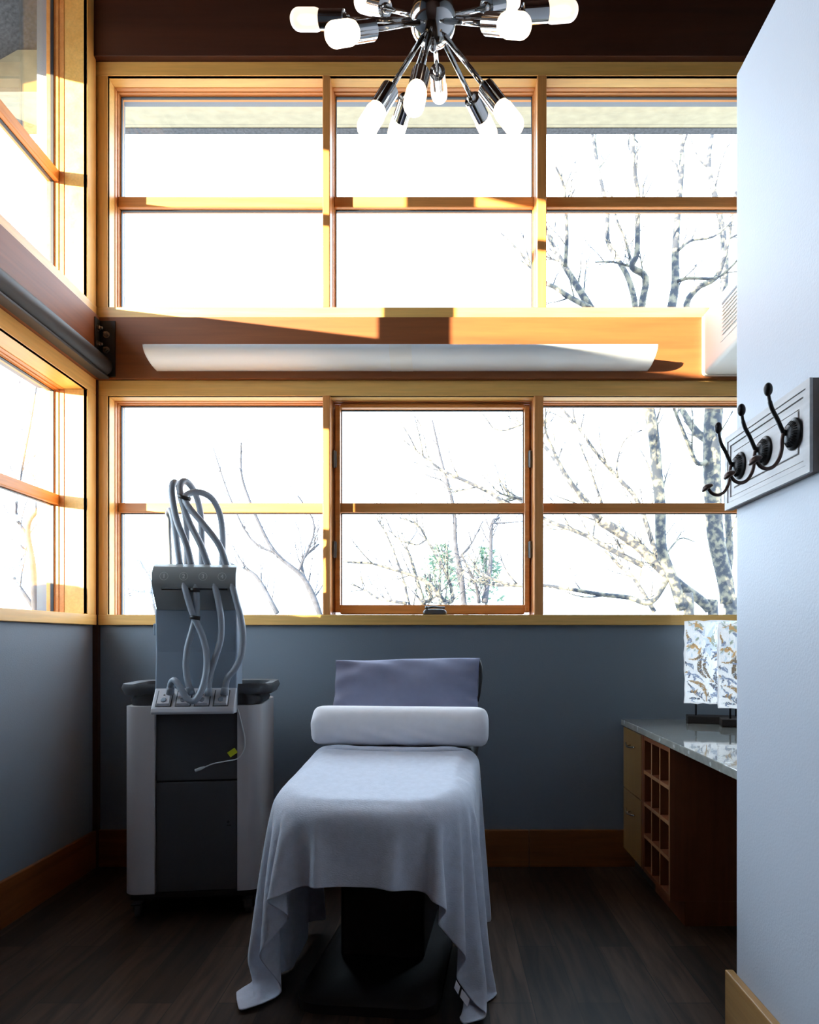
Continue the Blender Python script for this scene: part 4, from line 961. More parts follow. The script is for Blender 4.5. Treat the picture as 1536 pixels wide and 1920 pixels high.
21,22,21,21,22,21,22,21,21,22,21,22,21,22,21,21,21,28,11,1,1,0,0,0,0,0,-1,0,1,-1,0,0,0,0,-1,0,0,-1,0,-1,0,0,0,0,0,0,0,1,0,-651,0,0,0,-1,0,-1,0,-1,-1,0,0,-1,0,0,-1,0,0,0,-1,0,0,0,0,0,0,0,0,0,0,1,3,11,25,24,21,22,21,22,21,22,21,21,22,
21,22,21,21,22,21,22,21,21,22,21,22,21,22,21,21,23,24,12,5,-1,-1,0,0,-1,0,0,0,1,-1,0,0,0,-1,0,-1,0,-1,0,0,0,0,0,0,0,1,1,0,0,-652,0,0,0,0,0,-1,0,-1,0,-1,-1,0,0,-1,0,0,-1,0,0,0,0,0,-1,0,0,0,1,0,0,0,3,11,24,25,21,22,21,22,21,22,21,21,
22,21,22,21,21,22,21,22,21,21,22,21,22,21,22,21,21,23,25,11,2,0,0,0,0,0,0,1,0,0,-1,0,-1,0,-1,0,-1,0,0,0,0,0,1,0,1,0,1,1,-1,1,-654,0,1,0,0,0,-1,0,-1,0,-1,0,-1,-1,0,0,-1,0,0,-1,0,0,0,0,0,0,0,0,0,0,1,3,10,27,22,21,22,21,22,21,22,21,21,
22,21,22,21,21,22,21,22,21,21,22,21,22,21,22,21,21,24,24,10,3,0,0,0,1,0,0,0,0,-1,-1,0,-1,0,-1,0,0,0,1,0,1,0,1,1,0,0,1,0,0,0,-658,1,1,1,0,1,0,0,-1,0,0,-1,-1,0,-1,-1,0,0,-1,0,0,-1,0,0,0,0,0,0,0,0,1,4,9,24,25,21,22,21,22,21,22,21,21,22,
21,22,21,21,22,21,22,21,21,22,21,22,21,22,21,21,24,23,11,3,1,0,0,0,0,0,-1,-1,0,-1,0,-1,0,0,1,0,1,1,0,1,1,1,0,0,0,1,-1,0,0,-664,2,1,2,1,1,1,0,0,1,-1,0,0,-1,0,-1,-1,0,-1,-1,0,0,-1,0,0,0,1,0,0,-1,1,4,10,26,22,21,22,21,22,21,22,21,21,22,
21,22,21,21,22,21,22,21,21,22,21,22,21,22,21,21,25,23,10,3,1,0,0,-1,0,-1,0,-1,0,0,0,0,1,0,1,1,1,1,0,1,0,0,0,0,0,-1,-1,-1,-1,-668,2,2,2,2,1,2,1,1,1,1,0,0,0,0,-1,0,-1,-1,0,-1,-1,0,-1,0,0,0,0,0,0,1,4,9,24,25,21,22,21,22,21,22,21,21,22,
21,22,21,21,22,21,22,21,21,22,21,22,21,22,21,21,25,23,10,3,0,0,0,-1,0,-1,0,0,0,1,1,1,0,1,1,1,1,0,0,0,0,-1,-1,-1,-1,-2,-2,-2,-2,-671,2,2,3,2,3,2,2,2,2,1,2,0,1,1,0,0,-1,0,-1,-1,0,-1,-1,0,-1,0,0,0,0,1,3,9,23,27,21,22,21,22,21,22,21,21,
22,21,22,21,21,22,21,22,21,21,22,21,22,21,22,21,21,26,24,8,3,0,0,0,-1,0,0,0,1,1,1,1,1,1,0,0,0,0,-1,-1,-1,-1,-2,-2,-2,-2,-2,-3,-2,-3,-671,3,2,2,3,2,3,2,3,2,2,3,1,2,2,1,0,1,0,0,0,-1,-1,-1,0,-1,0,0,0,0,0,3,9,24,26,21,22,21,22,21,22,21,
21,22,21,22,21,21,22,21,22,21,21,22,21,22,21,22,21,21,25,25,8,3,0,0,0,0,0,1,1,1,1,1,0,0,0,0,-1,-1,-2,-1,-2,-3,-2,-2,-3,-2,-3,-2,-3,-2,-3,-666,1,2,2,1,3,2,2,3,2,2,3,2,3,2,2,2,2,1,1,0,0,0,0,-1,-1,0,-1,0,0,0,2,11,22,27,21,22,21,22,21,
22,21,21,22,21,22,21,21,22,21,22,21,21,22,21,22,21,22,21,21,22,26,10,3,0,0,0,1,2,1,1,0,0,0,-1,-1,-1,-2,-2,-2,-2,-3,-2,-3,-2,-3,-2,-2,-3,-2,-2,-1,-2,-658,0,1,0,1,1,1,1,2,2,1,2,3,2,3,2,2,3,2,2,1,2,1,0,0,0,-1,-1,0,0,0,3,10,27,22,21,22,
21,22,21,22,21,21,22,21,22,21,21,22,21,22,21,21,22,21,22,21,22,21,21,27,23,9,2,1,1,1,1,1,0,-1,-1,-1,-2,-1,-2,-3,-2,-2,-3,-2,-2,-2,-2,-2,-2,-1,-1,-2,0,-1,0,0,-649,-1,-1,-1,-1,-1,0,0,0,1,0,1,1,1,2,2,2,2,2,2,3,2,2,1,2,1,0,-1,0,0,0,2,9,
28,23,21,22,21,22,21,22,21,21,22,21,22,21,21,22,21,22,21,21,22,21,22,21,22,21,21,23,28,8,2,1,2,0,0,-1,-1,-2,-2,-2,-2,-2,-2,-2,-2,-2,-1,-1,-2,0,-1,-1,0,0,0,1,1,1,1,1,-645,-2,-1,-1,-2,-2,-1,-1,-1,-1,-1,-1,0,0,0,0,0,1,1,2,1,2,2,2,2,2,
2,1,1,0,-1,3,9,27,24,21,22,21,22,21,22,21,21,22,21,22,21,21,22,21,22,21,21,22,21,22,21,22,21,21,25,22,11,4,0,0,-1,-1,-2,-2,-1,-2,-2,-1,-1,-1,-1,-1,0,0,0,0,0,1,1,1,1,2,1,2,1,2,1,-643,-2,-2,-1,-2,-2,-1,-2,-2,-1,-1,-2,-2,-1,-1,-1,-1,-1,
0,-1,0,1,0,1,1,2,1,2,2,1,1,4,11,22,26,21,22,21,22,21,22,21,21,22,21,22,21,21,22,21,22,21,21,22,21,22,21,22,21,21,26,22,10,3,0,0,0,-2,-2,-1,-2,0,-1,0,0,1,0,1,1,1,1,2,1,1,2,2,1,2,1,2,2,1,2,-644,-2,-1,-2,-2,-1,-2,-2,-1,-2,-2,-1,-2,-1,
-2,-2,-1,-2,-1,-2,-1,-1,-1,-1,0,0,0,0,2,1,1,4,10,23,26,21,22,21,22,21,22,21,21,22,21,22,21,21,22,21,22,21,21,22,21,22,21,22,21,21,26,23,9,4,0,-1,0,-1,0,1,0,1,1,1,1,2,1,2,1,2,2,1,2,2,1,2,1,2,2,1,2,2,1,-644,-1,-2,-2,-1,-2,-1,-2,-2,-1,
-2,-2,-2,-1,-2,-2,-1,-2,-2,-2,-2,-2,-1,-2,-2,-2,-1,-2,-1,0,-1,4,11,22,26,21,22,21,22,21,22,21,21,22,21,22,21,21,22,21,22,21,21,22,21,22,21,22,21,21,26,21,11,4,1,2,1,2,2,2,2,2,1,2,2,2,2,2,1,2,2,2,2,1,2,1,2,2,1,2,1,2,1,18,10,14,14,19,
18,18,18,-5,-14,-12,-10,-8,-7,-7,-9,-13,-10,-2,2,5,7,6,1,-11,-16,-12,-10,-10,-14,-17,-5,9,13,15,14,3,-14,-18,-20,-16,10,13,9,3,2,0,0,-1,-4,-8,-14,-14,15,19,15,12,9,-6,-18,-21,-17,-6,9,16,13,13,13,15,15,9,-3,-7,-5,-2,8,12,7,8,10,12,
11,2,0,-2,-8,-6,-10,-11,-12,-11,-12,-12,19,10,10,13,18,18,18,15,0,-11,-11,-12,-11,-8,-7,-7,-10,-12,-10,-3,2,6,7,5,-2,-14,-15,-11,-9,-12,-17,-11,4,12,15,14,4,-10,-18,-20,-16,10,13,8,3,1,1,0,-2,-3,-8,-14,-12,15,18,15,10,8,-7,-19,-20,
-15,0,13,16,12,12,15,15,12,1,-5,-7,-2,5,13,9,7,10,12,11,4,1,1,0,-5,-13,0,-10,-12,-12,-12,-11,19,10,9,13,13,18,17,14,0,-6,-9,-12,-12,-11,-8,-6,-8,-10,-13,-10,-3,3,6,7,4,-6,-15,-14,-9,-11,-16,-15,-2,10,14,15,5,-8,-15,-20,-17,10,13,7,
2,1,1,0,-1,-3,-7,-13,-13,15,19,12,10,7,-8,-20,-19,-11,6,16,14,12,13,16,13,5,-3,-7,-4,5,12,10,7,9,13,10,4,1,-1,3,2,-10,1,3,-12,-12,-12,-13,-11,22,9,9,9,3,19,21,14,0,-5,-6,-8,-12,-12,-10,-9,-7,-7,-11,-13,-10,-3,3,7,6,3,-10,-16,-11,-9,
-14,-18,-8,6,14,14,8,-7,-13,-20,-17,11,12,6,2,1,0,-1,0,-2,-6,-13,-13,16,18,8,11,7,-10,-20,-18,-5,12,16,12,13,15,15,8,-1,-6,-5,3,12,11,7,9,12,10,4,0,-1,0,2,5,-4,10,-2,-10,-14,-11,-13,-11,24,10,9,9,-4,12,19,20,-1,-3,-5,-6,-9,-10,-12,
-11,-9,-7,-8,-11,-12,-10,-4,3,7,6,0,-12,-15,-10,-12,-17,-13,1,11,15,8,-5,-11,-18,-18,11,11,5,2,0,0,0,0,-1,-5,-13,-12,16,16,6,11,7,-11,-20,-15,1,15,15,11,15,15,11,2,-4,-5,0,12,11,8,9,12,10,3,-1,-2,0,1,3,7,9,5,-1,-9,-13,-11,-12,-13,27,
9,9,9,-6,4,20,7,11,-3,-4,-5,-6,-7,-11,-12,-11,-9,-8,-8,-10,-13,-10,-4,3,7,6,-3,-15,-14,-9,-16,-16,-5,7,15,10,-5,-8,-16,-18,10,11,4,1,-1,-1,1,1,-1,-4,-11,-12,16,14,3,11,8,-13,-20,-11,9,16,12,14,15,13,5,-2,-5,-1,10,12,9,8,13,9,3,-2,-2,
-1,2,5,10,9,7,5,-1,-8,-17,-6,-13,-12,28,10,9,9,-7,-5,4,11,15,3,-3,-4,-4,-6,-8,-10,-12,-11,-10,-7,-8,-11,-13,-10,-4,3,7,5,-6,-16,-13,-12,-17,-10,2,13,12,-5,-6,-13,-19,11,9,3,0,-2,1,1,-1,1,-2,-10,-13,17,10,3,11,8,-14,-20,-4,14,15,12,
15,14,8,1,-5,-1,8,12,9,9,12,9,2,-2,-2,-1,3,8,10,9,7,6,7,-3,-16,-8,-3,-13,-12,30,8,9,9,-4,-5,-7,3,10,11,-2,-2,-3,-4,-6,-7,-10,-11,-12,-10,-7,-8,-12,-12,-11,-4,2,7,5,-11,-15,-11,-17,-14,-3,9,13,-5,-7,-7,-19,11,8,1,0,-2,1,1,-2,1,0,-7,
-13,16,7,3,9,9,-15,-17,4,16,13,14,15,10,4,-3,-3,6,13,9,9,12,9,1,-2,-2,0,4,10,10,8,6,4,7,11,-13,-7,-2,-5,-12,-12,32,6,10,-1,6,-8,-11,-3,5,9,0,-5,1,-1,-3,-4,-7,-9,-11,-12,-10,-8,-7,-12,-13,-10,-5,1,7,3,-13,-13,-16,-16,-8,3,14,-6,-6,-3,
-17,11,5,0,0,-2,2,0,-2,0,2,-5,-12,14,6,3,8,8,-18,-9,10,16,13,16,11,7,-1,-3,4,13,9,9,13,8,0,-3,-2,2,7,10,10,7,5,4,5,8,12,-12,-1,-1,-8,-12,-12,19,20,9,-1,3,-6,-11,-12,0,2,5,-7,0,1,1,-1,-3,-6,-8,-11,-12,-11,-7,-8,-12,-12,-11,-5,-1,8,0,
-16,-12,-17,-12,-3,11,1,-11,0,-15,10,2,0,0,-2,2,0,-2,-1,2,-1,-11,12,4,3,9,7,-18,-3,15,14,16,11,10,3,-3,2,13,9,10,12,8,-1,-3,-1,3,9,10,9,6,5,4,5,6,8,11,-6,3,-5,-7,-12,-12,8,21,19,2,-7,1,-12,-9,-8,-6,-4,-2,0,0,1,1,1,-2,-4,-7,-11,-12,
-11,-8,-7,-12,-13,-10,-6,-3,9,-4,-14,-17,-14,-1,-5,8,-11,0,-12,8,0,0,0,-1,1,0,-1,1,-2,2,-9,10,2,5,8,5,-15,5,16,14,11,13,7,-1,0,11,9,11,12,7,-1,-3,-1,6,10,10,8,4,4,5,5,7,7,9,10,1,-2,-3,-6,-11,-12,-3,21,21,10,-6,-5,-6,-9,-7,-9,-8,-6,
-4,-3,0,0,2,0,0,-3,-6,-10,-12,-12,-8,-6,-13,-12,-10,-6,-6,9,-9,-15,-16,-1,-8,3,-9,0,-8,5,-2,2,-1,1,-1,1,-1,1,-2,2,-6,7,2,3,6,6,-11,12,14,10,12,14,2,-2,11,9,11,13,6,-2,-3,1,7,11,10,6,4,4,5,6,7,9,10,9,2,2,0,-2,-4,-10,-12,-11,18,21,13,
0,-3,-5,-7,-8,-8,-10,-8,-8,-6,-5,-2,-1,1,1,0,-1,-5,-9,-12,-12,-9,-6,-12,-11,-11,-5,-9,8,-14,-16,-5,-1,-10,0,-5,-1,-1,1,0,0,-1,1,0,0,0,0,-1,0,1,3,3,8,-6,4,13,15,5,15,9,-2,8,9,12,13,6,-3,-3,3,10,10,8,5,4,5,6,8,8,10,9,5,2,1,1,2,2,0,-8,
-12,-25,21,17,0,12,7,-3,-5,-6,-8,-8,-8,-9,-9,-8,-6,-4,-2,-1,1,1,-1,-4,-8,-11,-12,-11,-5,-10,-12,-11,-4,-12,5,-16,-8,-1,-7,-2,-3,0,0,0,-1,0,0,0,0,0,0,0,0,1,0,1,1,2,6,0,15,6,13,12,2,5,9,13,12,7,-4,-2,6,11,9,6,4,5,6,8,9,9,8,6,2,0,-1,-1,
1,2,3,4,7,-12,-25,8,-1,4,11,4,7,4,-1,-4,-6,-7,-7,-9,-9,-8,-8,-6,-4,-2,-1,1,0,-2,-7,-11,-12,-11,-7,-8,-12,-11,-4,-12,0,-12,-2,-3,-1,-2,0,0,0,0,0,0,0,0,0,0,0,0,0,0,0,1,3,3,0,9,12,12,8,1,10,13,12,7,-5,0,8,11,8,5,5,6,7,9,9,8,6,2,-1,-1,
-2,0,0,2,3,5,6,16,-8,-25,10,-9,0,-8,3,6,6,7,2,0,-3,-5,-6,-7,-8,-9,-9,-7,-7,-4,-1,0,0,-1,-5,-11,-12,-12,-8,-6,-11,-11,-5,-10,-4,1,-3,-2,-1,0,0,1,0,-1,1,0,0,-1,1,0,-1,0,0,0,2,1,2,2,6,8,12,1,11,13,11,9,-6,3,9,10,7,4,6,8,9,9,8,5,1,-1,-2,
-2,-1,0,0,4,3,7,9,9,10,2,-24,8,-5,-4,-5,-7,-5,-1,2,3,4,5,-1,-1,-4,-4,-6,-8,-8,-9,-8,-6,-4,-1,0,0,-3,-12,-11,-11,-10,-5,-11,-8,-6,-1,-4,0,-2,-1,0,0,0,0,0,0,0,0,0,0,0,0,0,0,0,2,1,1,3,3,8,3,11,11,11,10,-6,6,10,8,6,6,8,9,9,7,5,1,-1,-3,
-2,-1,0,1,3,5,7,8,10,9,8,7,5,-23,3,1,-4,-7,-6,-5,-6,-5,-3,-2,0,1,4,-3,-2,0,-2,-4,-6,-8,-9,-8,-6,-4,-1,0,-1,-12,-10,-11,-11,-4,-8,-4,-2,-2,-2,0,0,0,0,0,0,0,0,0,0,0,0,0,0,0,0,0,0,0,2,3,2,3,8,9,10,12,-5,8,10,7,6,8,9,9,7,4,1,-1,-3,-2,0,
1,2,4,6,7,7,7,6,5,4,3,0,8,-1,3,1,-5,-6,-6,-6,-5,-6,-5,-4,-5,-4,-3,-2,-2,-1,-1,1,-1,-3,-5,-7,-8,-8,-6,-4,-1,1,-12,-9,-10,-8,-5,-2,-2,-3,0,0,0,0,0,0,0,0,0,0,0,0,0,0,0,0,0,0,0,0,0,3,2,3,6,8,11,-2,10,8,7,8,9,9,7,4,1,-3,-1,0,1,3,4,5,6,5,
5,4,3,1,-3,3,4,4,5,8,12,8,2,-5,-7,-7,-4,-5,-6,-5,-5,-5,-4,-5,-5,-4,-4,-4,-3,-2,-1,-1,-1,-4,-6,-8,-8,-6,-4,2,-11,-8,-8,-3,-3,-1,-1,0,0,0,0,0,0,0,0,0,0,0,0,0,0,0,0,0,0,0,0,0,1,2,2,4,8,3,9,7,9,8,9,7,3,2,-2,0,2,3,4,5,6,5,4,3,2,1,-2,1,1,
4,3,3,3,4,3,27,11,3,-5,-6,-7,-16,-5,-3,-3,-3,-2,-4,-4,-4,-4,-5,-5,-5,-4,-4,-4,-3,-3,-3,-2,-5,-7,-7,-6,0,-10,-6,-3,-1,-2,0,0,0,0,0,0,0,0,0,0,0,0,0,0,0,0,0,0,0,0,0,0,0,2,2,3,4,7,9,8,8,7,3,1,1,2,4,4,6,5,5,4,3,2,1,0,1,1,2,3,3,3,3,3,4,3,
3,30,11,-4,-8,-11,-9,0,0,-3,-5,-4,-4,-4,-3,-3,-4,-4,-4,-4,-4,-5,-5,-5,-4,-5,-5,-4,-4,-3,-6,-6,-5,-4,-2,-2,-1,0,0,0,0,0,0,0,0,0,0,0,0,0,0,0,0,0,0,0,0,0,0,0,1,2,2,5,6,9,8,1,3,3,4,6,5,5,5,4,3,2,2,1,2,1,2,3,3,3,3,4,3,4,3,4,4,3,28,7,-14,
-7,-5,-3,-1,0,-2,-2,-3,-4,-4,-5,-5,-4,-4,-3,-4,-4,-3,-5,-4,-4,-5,-5,-5,-5,-5,-5,-4,-5,-4,-2,-2,0,0,0,0,0,0,0,0,0,0,0,0,0,0,0,0,0,0,0,0,0,0,0,0,0,2,2,4,5,5,5,5,6,5,5,5,4,3,3,2,2,2,2,3,3,3,3,4,3,4,3,4,4,4,3,4,4,3,28,0,-15,-4,-4,-3,-3,
-1,-2,-2,-2,-2,-3,-3,-4,-4,-4,-5,-4,-5,-4,-4,-3,-4,-4,-4,-5,-5,-5,-5,-5,-5,-3,-2,-2,0,0,0,0,0,0,0,0,0,0,0,0,0,0,0,0,0,0,0,0,0,0,0,0,0,2,2,3,6,5,4,6,5,4,3,3,3,3,3,2,3,4,3,4,3,4,4,3,4,4,4,3,4,4,3,4,4,4,24,-11,-3,-4,-3,-4,-3,-3,-4,-2,
-3,-2,-3,-2,-2,-3,-3,-3,-4,-5,-4,-5,-4,-5,-4,-3,-4,-4,-5,-5,-5,-5,-3,-2,-1,0,0,0,0,0,0,0,0,0,0,0,0,0,0,0,0,0,0,0,0,0,0,0,0,0,1,2,3,5,5,6,4,3,3,3,3,3,4,4,3,4,4,3,4,3,4,4,3,4,4,4,3,4,4,4,3,4,4,18,-5,-3,-3,-4,-4,-3,-4,-4,-3,-4,-3,-4,-3,
-3,-3,-3,-2,-3,-3,-3,-3,-4,-5,-4,-4,-5,-5,-4,-4,-4,-5,-3,-2,-1,0,0,0,0,0,0,0,0,0,0,0,0,0,0,0,0,0,0,0,0,0,0,0,0,0,1,2,3,5,4,4,4,4,3,4,4,3,4,4,3,4,3,4,4,3,4,4,3,4,4,4,3,4,4,4,4,3,4,17,-3,-4,-3,-4,-3,-4,-4,-4,-3,-4,-3,-4,-4,-3,-4,-3,-4,
-4,-3,-3,-3,-4,-3,-3,-4,-4,-3,-5,-4,-5,-4,-3,-2,-1,0,0,0,0,0,0,0,0,0,0,0,0,0,0,0,0,0,0,0,0,0,0,0,0,0,2,2,2,4,5,4,4,4,3,4,3,4,3,4,3,4,4,3,4,4,4,3,4,4,4,4,4,3,4,4,4,4,3,17,-3,-4,-3,-4,-3,-4,-4,-3,-4,-4,-3,-4,-3,-4,-4,-3,-4,-4,-3,-4,-4,
-3,-4,-3,-4,-4,-3,-4,-4,-4,-4,-3,-1,-2,0,0,0,0,0,0,0,0,0,0,0,0,0,0,0,0,0,0,0,0,0,0,0,0,0,2,2,2,5,3,4,4,3,4,4,3,4,4,3,4,4,4,3,4,4,4,4,4,3,4,4,4,4,3,4,4,4,4,17,-4,-4,-3,-4,-3,-4,-4,-3,-4,-4,-3,-4,-4,-4,-3,-4,-3,-4,-3,-4,-4,-3,-4,-3,-4,
-3,-4,-4,-4,-4,-4,-2,-2,-2,0,0,0,0,0,0,0,0,0,0,0,0,0,0,0,0,0,0,0,0,0,0,0,0,0,2,2,2,4,4,3,4,4,3,4,4,4,3,4,4,4,4,3,4,4,4,4,4,4,3,4,4,4,4,4,3,4,4,17,-3,-4,-4,-4,-3,-4,-4,-3,-4,-4,-3,-4,-4,-4,-3,-4,-4,-3,-4,-4,-3,-4,-3,-4,-3,-3,-4,-4,-3,
-4,-4,-4,0,-3,0,0,0,0,0,0,0,0,0,0,0,0,0,0,0,0,0,0,0,0,0,0,0,0,0,3,4,0,3,3,4,4,4,3,4,4,4,3,4,4,4,4,4,4,3,4,4,4,4,3,4,4,4,4,4,4,3,4,17,-3,-4,-4,-3,-4,-4,-3,-4,-4,-4,-3,-4,-4,-3,-4,-4,-4,-3,-4,-4,-4,-3,-4,-4,-3,-4,-4,-4,-3,-2,-5,-1,-2,
-2,0,0,0,0,0,0,0,0,0,0,0,0,0,0,0,0,0,0,0,0,0,0,0,0,0,2,3,1,3,4,3,4,4,3,4,4,4,4,4,4,3,4,4,4,4,3,4,4,4,4,4,3,4,4,4,4,3,4,18,-4,-4,-3,-4,-4,-3,-4,-4,-4,-3,-4,-4,-4,-3,-4,-4,-3,-4,-4,-4,-3,-4,-4,-4,-3,-4,-4,-3,-4,-4,-3,-1,-3,-1,0,0,0,0,
0,0,0,0,0,0,0,0,0,0,0,0,0,0,0,0,0,0,0,0,0,2,2,2,3,4,3,4,4,4,4,3,4,4,4,4,3,4,4,4,4,4,4,3,4,4,4,4,3,4,4,4,4,4,17,-4,-3,-4,-4,-4,-3,-4,-4,-3,-4,-4,-4,-3,-4,-4,-4,-3,-4,-4,-3,-4,-4,-4,-3,-4,-4,-4,-4,-3,-4,-3,-1,-3,-1,0,0,0,0,0,0,0,0,0,
0,0,0,0,0,0,0,0,0,0,0,0,0,0,0,0,2,5,-1,3,3,4,4,4,4,4,3,4,4,4,4,4,4,4,3,4,4,4,3,4,4,4,4,4,4,3,4,4,4,17,-4,-3,-4,-4,-3,-4,-4,-4,-3,-4,-4,-3,-4,-4,-4,-3,-4,-4,-4,-3,-4,-4,-4,-3,-4,-4,-4,-3,-4,-4,-2,-2,-3,-1,0,0,0,0,0,0,0,0,0,0,0,0,0,0,
0,0,0,0,0,0,0,0,0,0,0,2,3,1,3,4,3,4,4,4,4,4,4,4,3,4,4,4,4,3,4,4,4,4,4,4,3,4,4,4,3,4,4,4,17,-3,-4,-4,-4,-3,-4,-4,-3,-4,-4,-4,-3,-4,-4,-3,-4,-4,-4,-3,-4,-4,-4,-3,-4,-4,-4,-3,-4,-4,-4,-2,-1,-3,-2,0,0,0,0,0,0,0,0,0,0,0,0,0,0,0,0,0,0,0,
0,0,0,0,0,0,2,3,2,2,4,4,3,4,4,4,4,4,4,3,4,4,4,4,4,4,3,4,4,4,4,3,4,4,4,4,4,4,3,18,-4,-4,-4,-3,-4,-4,-3,-4,-4,-4,-3,-4,-4,-4,-3,-4,-4,-3,-4,-4,-4,-3,-4,-4,-4,-3,-4,-4,-4,-4,-2,-1,-2,-2,0,0,0,0,0,0,0,0,0,0,0,0,0,0,0,0,0,0,0,0,0,0,0,0,
0,1,3,2,2,4,4,3,5,3,4,4,4,4,4,4,4,3,4,4,4,3,4,4,4,4,4,4,3,4,4,4,3,4,18,-4,-4,-3,-4,-4,-4,-3,-4,-4,-3,-4,-4,-3,-4,-4,-4,-4,-3,-4,-4,-3,-4,-4,-4,-4,-3,-4,-4,-4,-3,-3,-1,-3,-1,0,0,0,0,0,0,0,0,0,0,0,0,0,0,0,0,0,0,0,0,0,0,0,0,0,1,3,2,2,
4,4,4,4,4,3,4,4,4,4,4,4,3,4,4,4,4,4,4,3,4,4,4,3,4,4,4,4,4,17,-4,-3,-4,-4,-4,-3,-4,-4,-3,-4,-4,-4,-3,-4,-4,-3,-4,-4,-4,-4,-3,-4,-4,-4,-3,-4,-4,-4,-3,-4,-3,-1,-3,-1,0,0,0,0,0,0,0,0,0,0,0,0,0,0,0,0,0,0,0,0,0,0,0,0,0,2,2,2,2,4,4,4,4,4,
4,4,3,4,4,4,4,4,4,3,4,4,4,3,4,4,4,4,3,4,4,4,4,4,17,-4,-4,-3,-4,-3,-4,-4,-4,-3,-4,-4,-3,-4,-4,-4,-3,-4,-4,-3,-4,-4,-4,-4,-3,-4,-4,-4,-3,-4,-4,-2,-2,-2,-2,0,0,0,0,0,0,0,0,0,0,0,0,0,0,0,0,0,0,0,0,0,0,0,0,0,3,1,2,2,4,4,4,4,4,4,4,3,4,4,
4,4,4,4,3,4,4,4,3,4,4,4,4,4,4,3,4,4,4,15,-3,-4,-3,-3,-4,-3,-4,-3,-4,-4,-4,-3,-4,-4,-3,-4,-4,-4,-3,-4,-4,-3,-4,-4,-4,-4,-4,-3,-4,-4,-2,-2,-3,-1,0,0,0,0,0,0,0,0,0,0,0,0,0,0,0,0,0,0,0,0,0,0,0,0,0,3,1,2,2,4,4,4,4,4,4,4,4,4,3,4,4,4,4,3,
4,4,4,3,4,4,4,4,4,4,3,4,3,4,13,-3,-3,-3,-3,-3,-3,-4,-3,-3,-4,-3,-4,-4,-3,-4,-4,-4,-3,-4,-4,-4,-4,-3,-4,-4,-4,-3,-4,-4,-4,-2,-2,-1,-3,0,0,0,0,0,0,0,0,0,0,0,0,0,0,0,0,0,0,0,0,0,0,0,0,0,4,0,2,2,4,5,3,4,4,4,4,4,4,3,4,4,4,3,4,4,4,4,4,4,
3,4,3,4,3,3,4,3,3,13,-3,-3,-3,-3,-3,-3,-3,-3,-3,-3,-3,-4,-3,-4,-3,-4,-3,-4,-4,-4,-3,-4,-4,-4,-4,-3,-4,-4,-4,-4,-2,-1,-2,-2,0,0,0,0,0,0,0,0,0,0,0,0,0,0,0,0,0,0,0,0,0,0,0,0,0,2,2,1,3,4,4,3,4,5,3,4,4,3,4,4,4,4,4,3,4,4,3,4,3,3,4,3,3,3,
3,3,3,4,16,-4,-3,-4,-3,-3,-3,-3,-3,-3,-3,-3,-3,-4,-3,-3,-3,-4,-3,-4,-4,-3,-4,-4,-4,-3,-4,-4,-4,-4,-4,-2,-1,-1,-3,0,0,0,0,0,0,0,0,0,0,0,0,0,0,0,0,0,0,0,0,0,0,0,0,0,3,1,1,3,4,4,4,4,3,4,4,4,4,3,4,4,4,3,4,3,3,3,4,3,3,3,3,3,4,3,4,3,4,17,
-3,-4,-3,-4,-3,-4,-3,-3,-4,-3,-3,-3,-4,-3,-3,-3,-3,-3,-3,-4,-3,-4,-4,-4,-3,-4,-4,-4,-3,-4,-2,-2,-2,-2,0,0,0,0,0,0,0,0,0,0,0,0,0,0,0,0,0,0,0,0,0,0,0,0,0,4,0,2,2,4,4,4,4,3,4,4,4,3,4,4,3,3,3,4,3,3,3,4,3,3,4,4,3,4,3,4,3,4,13,-2,-3,-3,-2,
-4,-3,-3,-3,-4,-3,-3,-4,-3,-4,-3,-3,-4,-3,-3,-3,-3,-3,-4,-3,-4,-4,-4,-4,-3,-4,-3,0,-2,-3,0,0,0,0,0,0,0,0,0,0,0,0,0,0,0,0,0,0,0,0,0,0,0,0,0,2,4,0,2,4,4,4,4,3,4,4,3,3,4,3,3,4,3,4,3,4,3,4,3,4,3,3,4,3,3,2,3,2,7,-1,-2,-1,-2,-2,-2,-2,-3,
-2,-3,-3,-3,-3,-3,-4,-3,-4,-3,-4,-3,-3,-4,-3,-3,-3,-4,-4,-3,-4,-4,-2,-2,-3,-1,0,0,0,0,0,0,0,0,0,0,0,0,0,0,0,0,0,0,0,0,0,0,0,0,0,0,5,2,1,4,4,4,3,4,3,4,3,4,3,4,3,4,4,3,3,4,3,3,2,3,3,2,2,2,2,1,2,1,1,0,-1,-1,-1,-1,-1,-1,-1,-2,-1,-2,-2,
-2,-2,-3,-3,-2,-3,-3,-4,-3,-3,-4,-3,-4,-3,-4,-3,-4,-4,-2,-1,-5,1,0,0,0,0,0,0,0,0,0,0,0,0,0,0,0,0,0,0,0,0,0,0,0,0,0,0,4,2,2,3,4,4,3,4,4,3,3,4,3,3,4,3,2,3,2,3,1,2,2,2,1,1,2,1,1,0,1,1,-2,0,0,-1,0,-1,0,-1,0,-1,-1,-1,-1,-1,-1,-2,-1,-2,-2,
-2,-2,-2,-3,-3,-3,-3,-3,-4,-3,-4,-4,-2,-2,-4,1,0,0,0,0,0,0,0,0,0,0,0,0,0,0,0,0,0,0,0,0,0,0,0,0,0,0,5,1,2,4,3,4,3,4,3,3,3,2,3,2,2,2,1,2,1,1,1,1,1,1,1,0,1,0,1,0,1,0,-3,0,0,0,0,0,0,-1,0,0,0,0,-1,0,-1,-1,0,-1,-1,-1,-1,-2,-1,-2,-2,-2,-2,
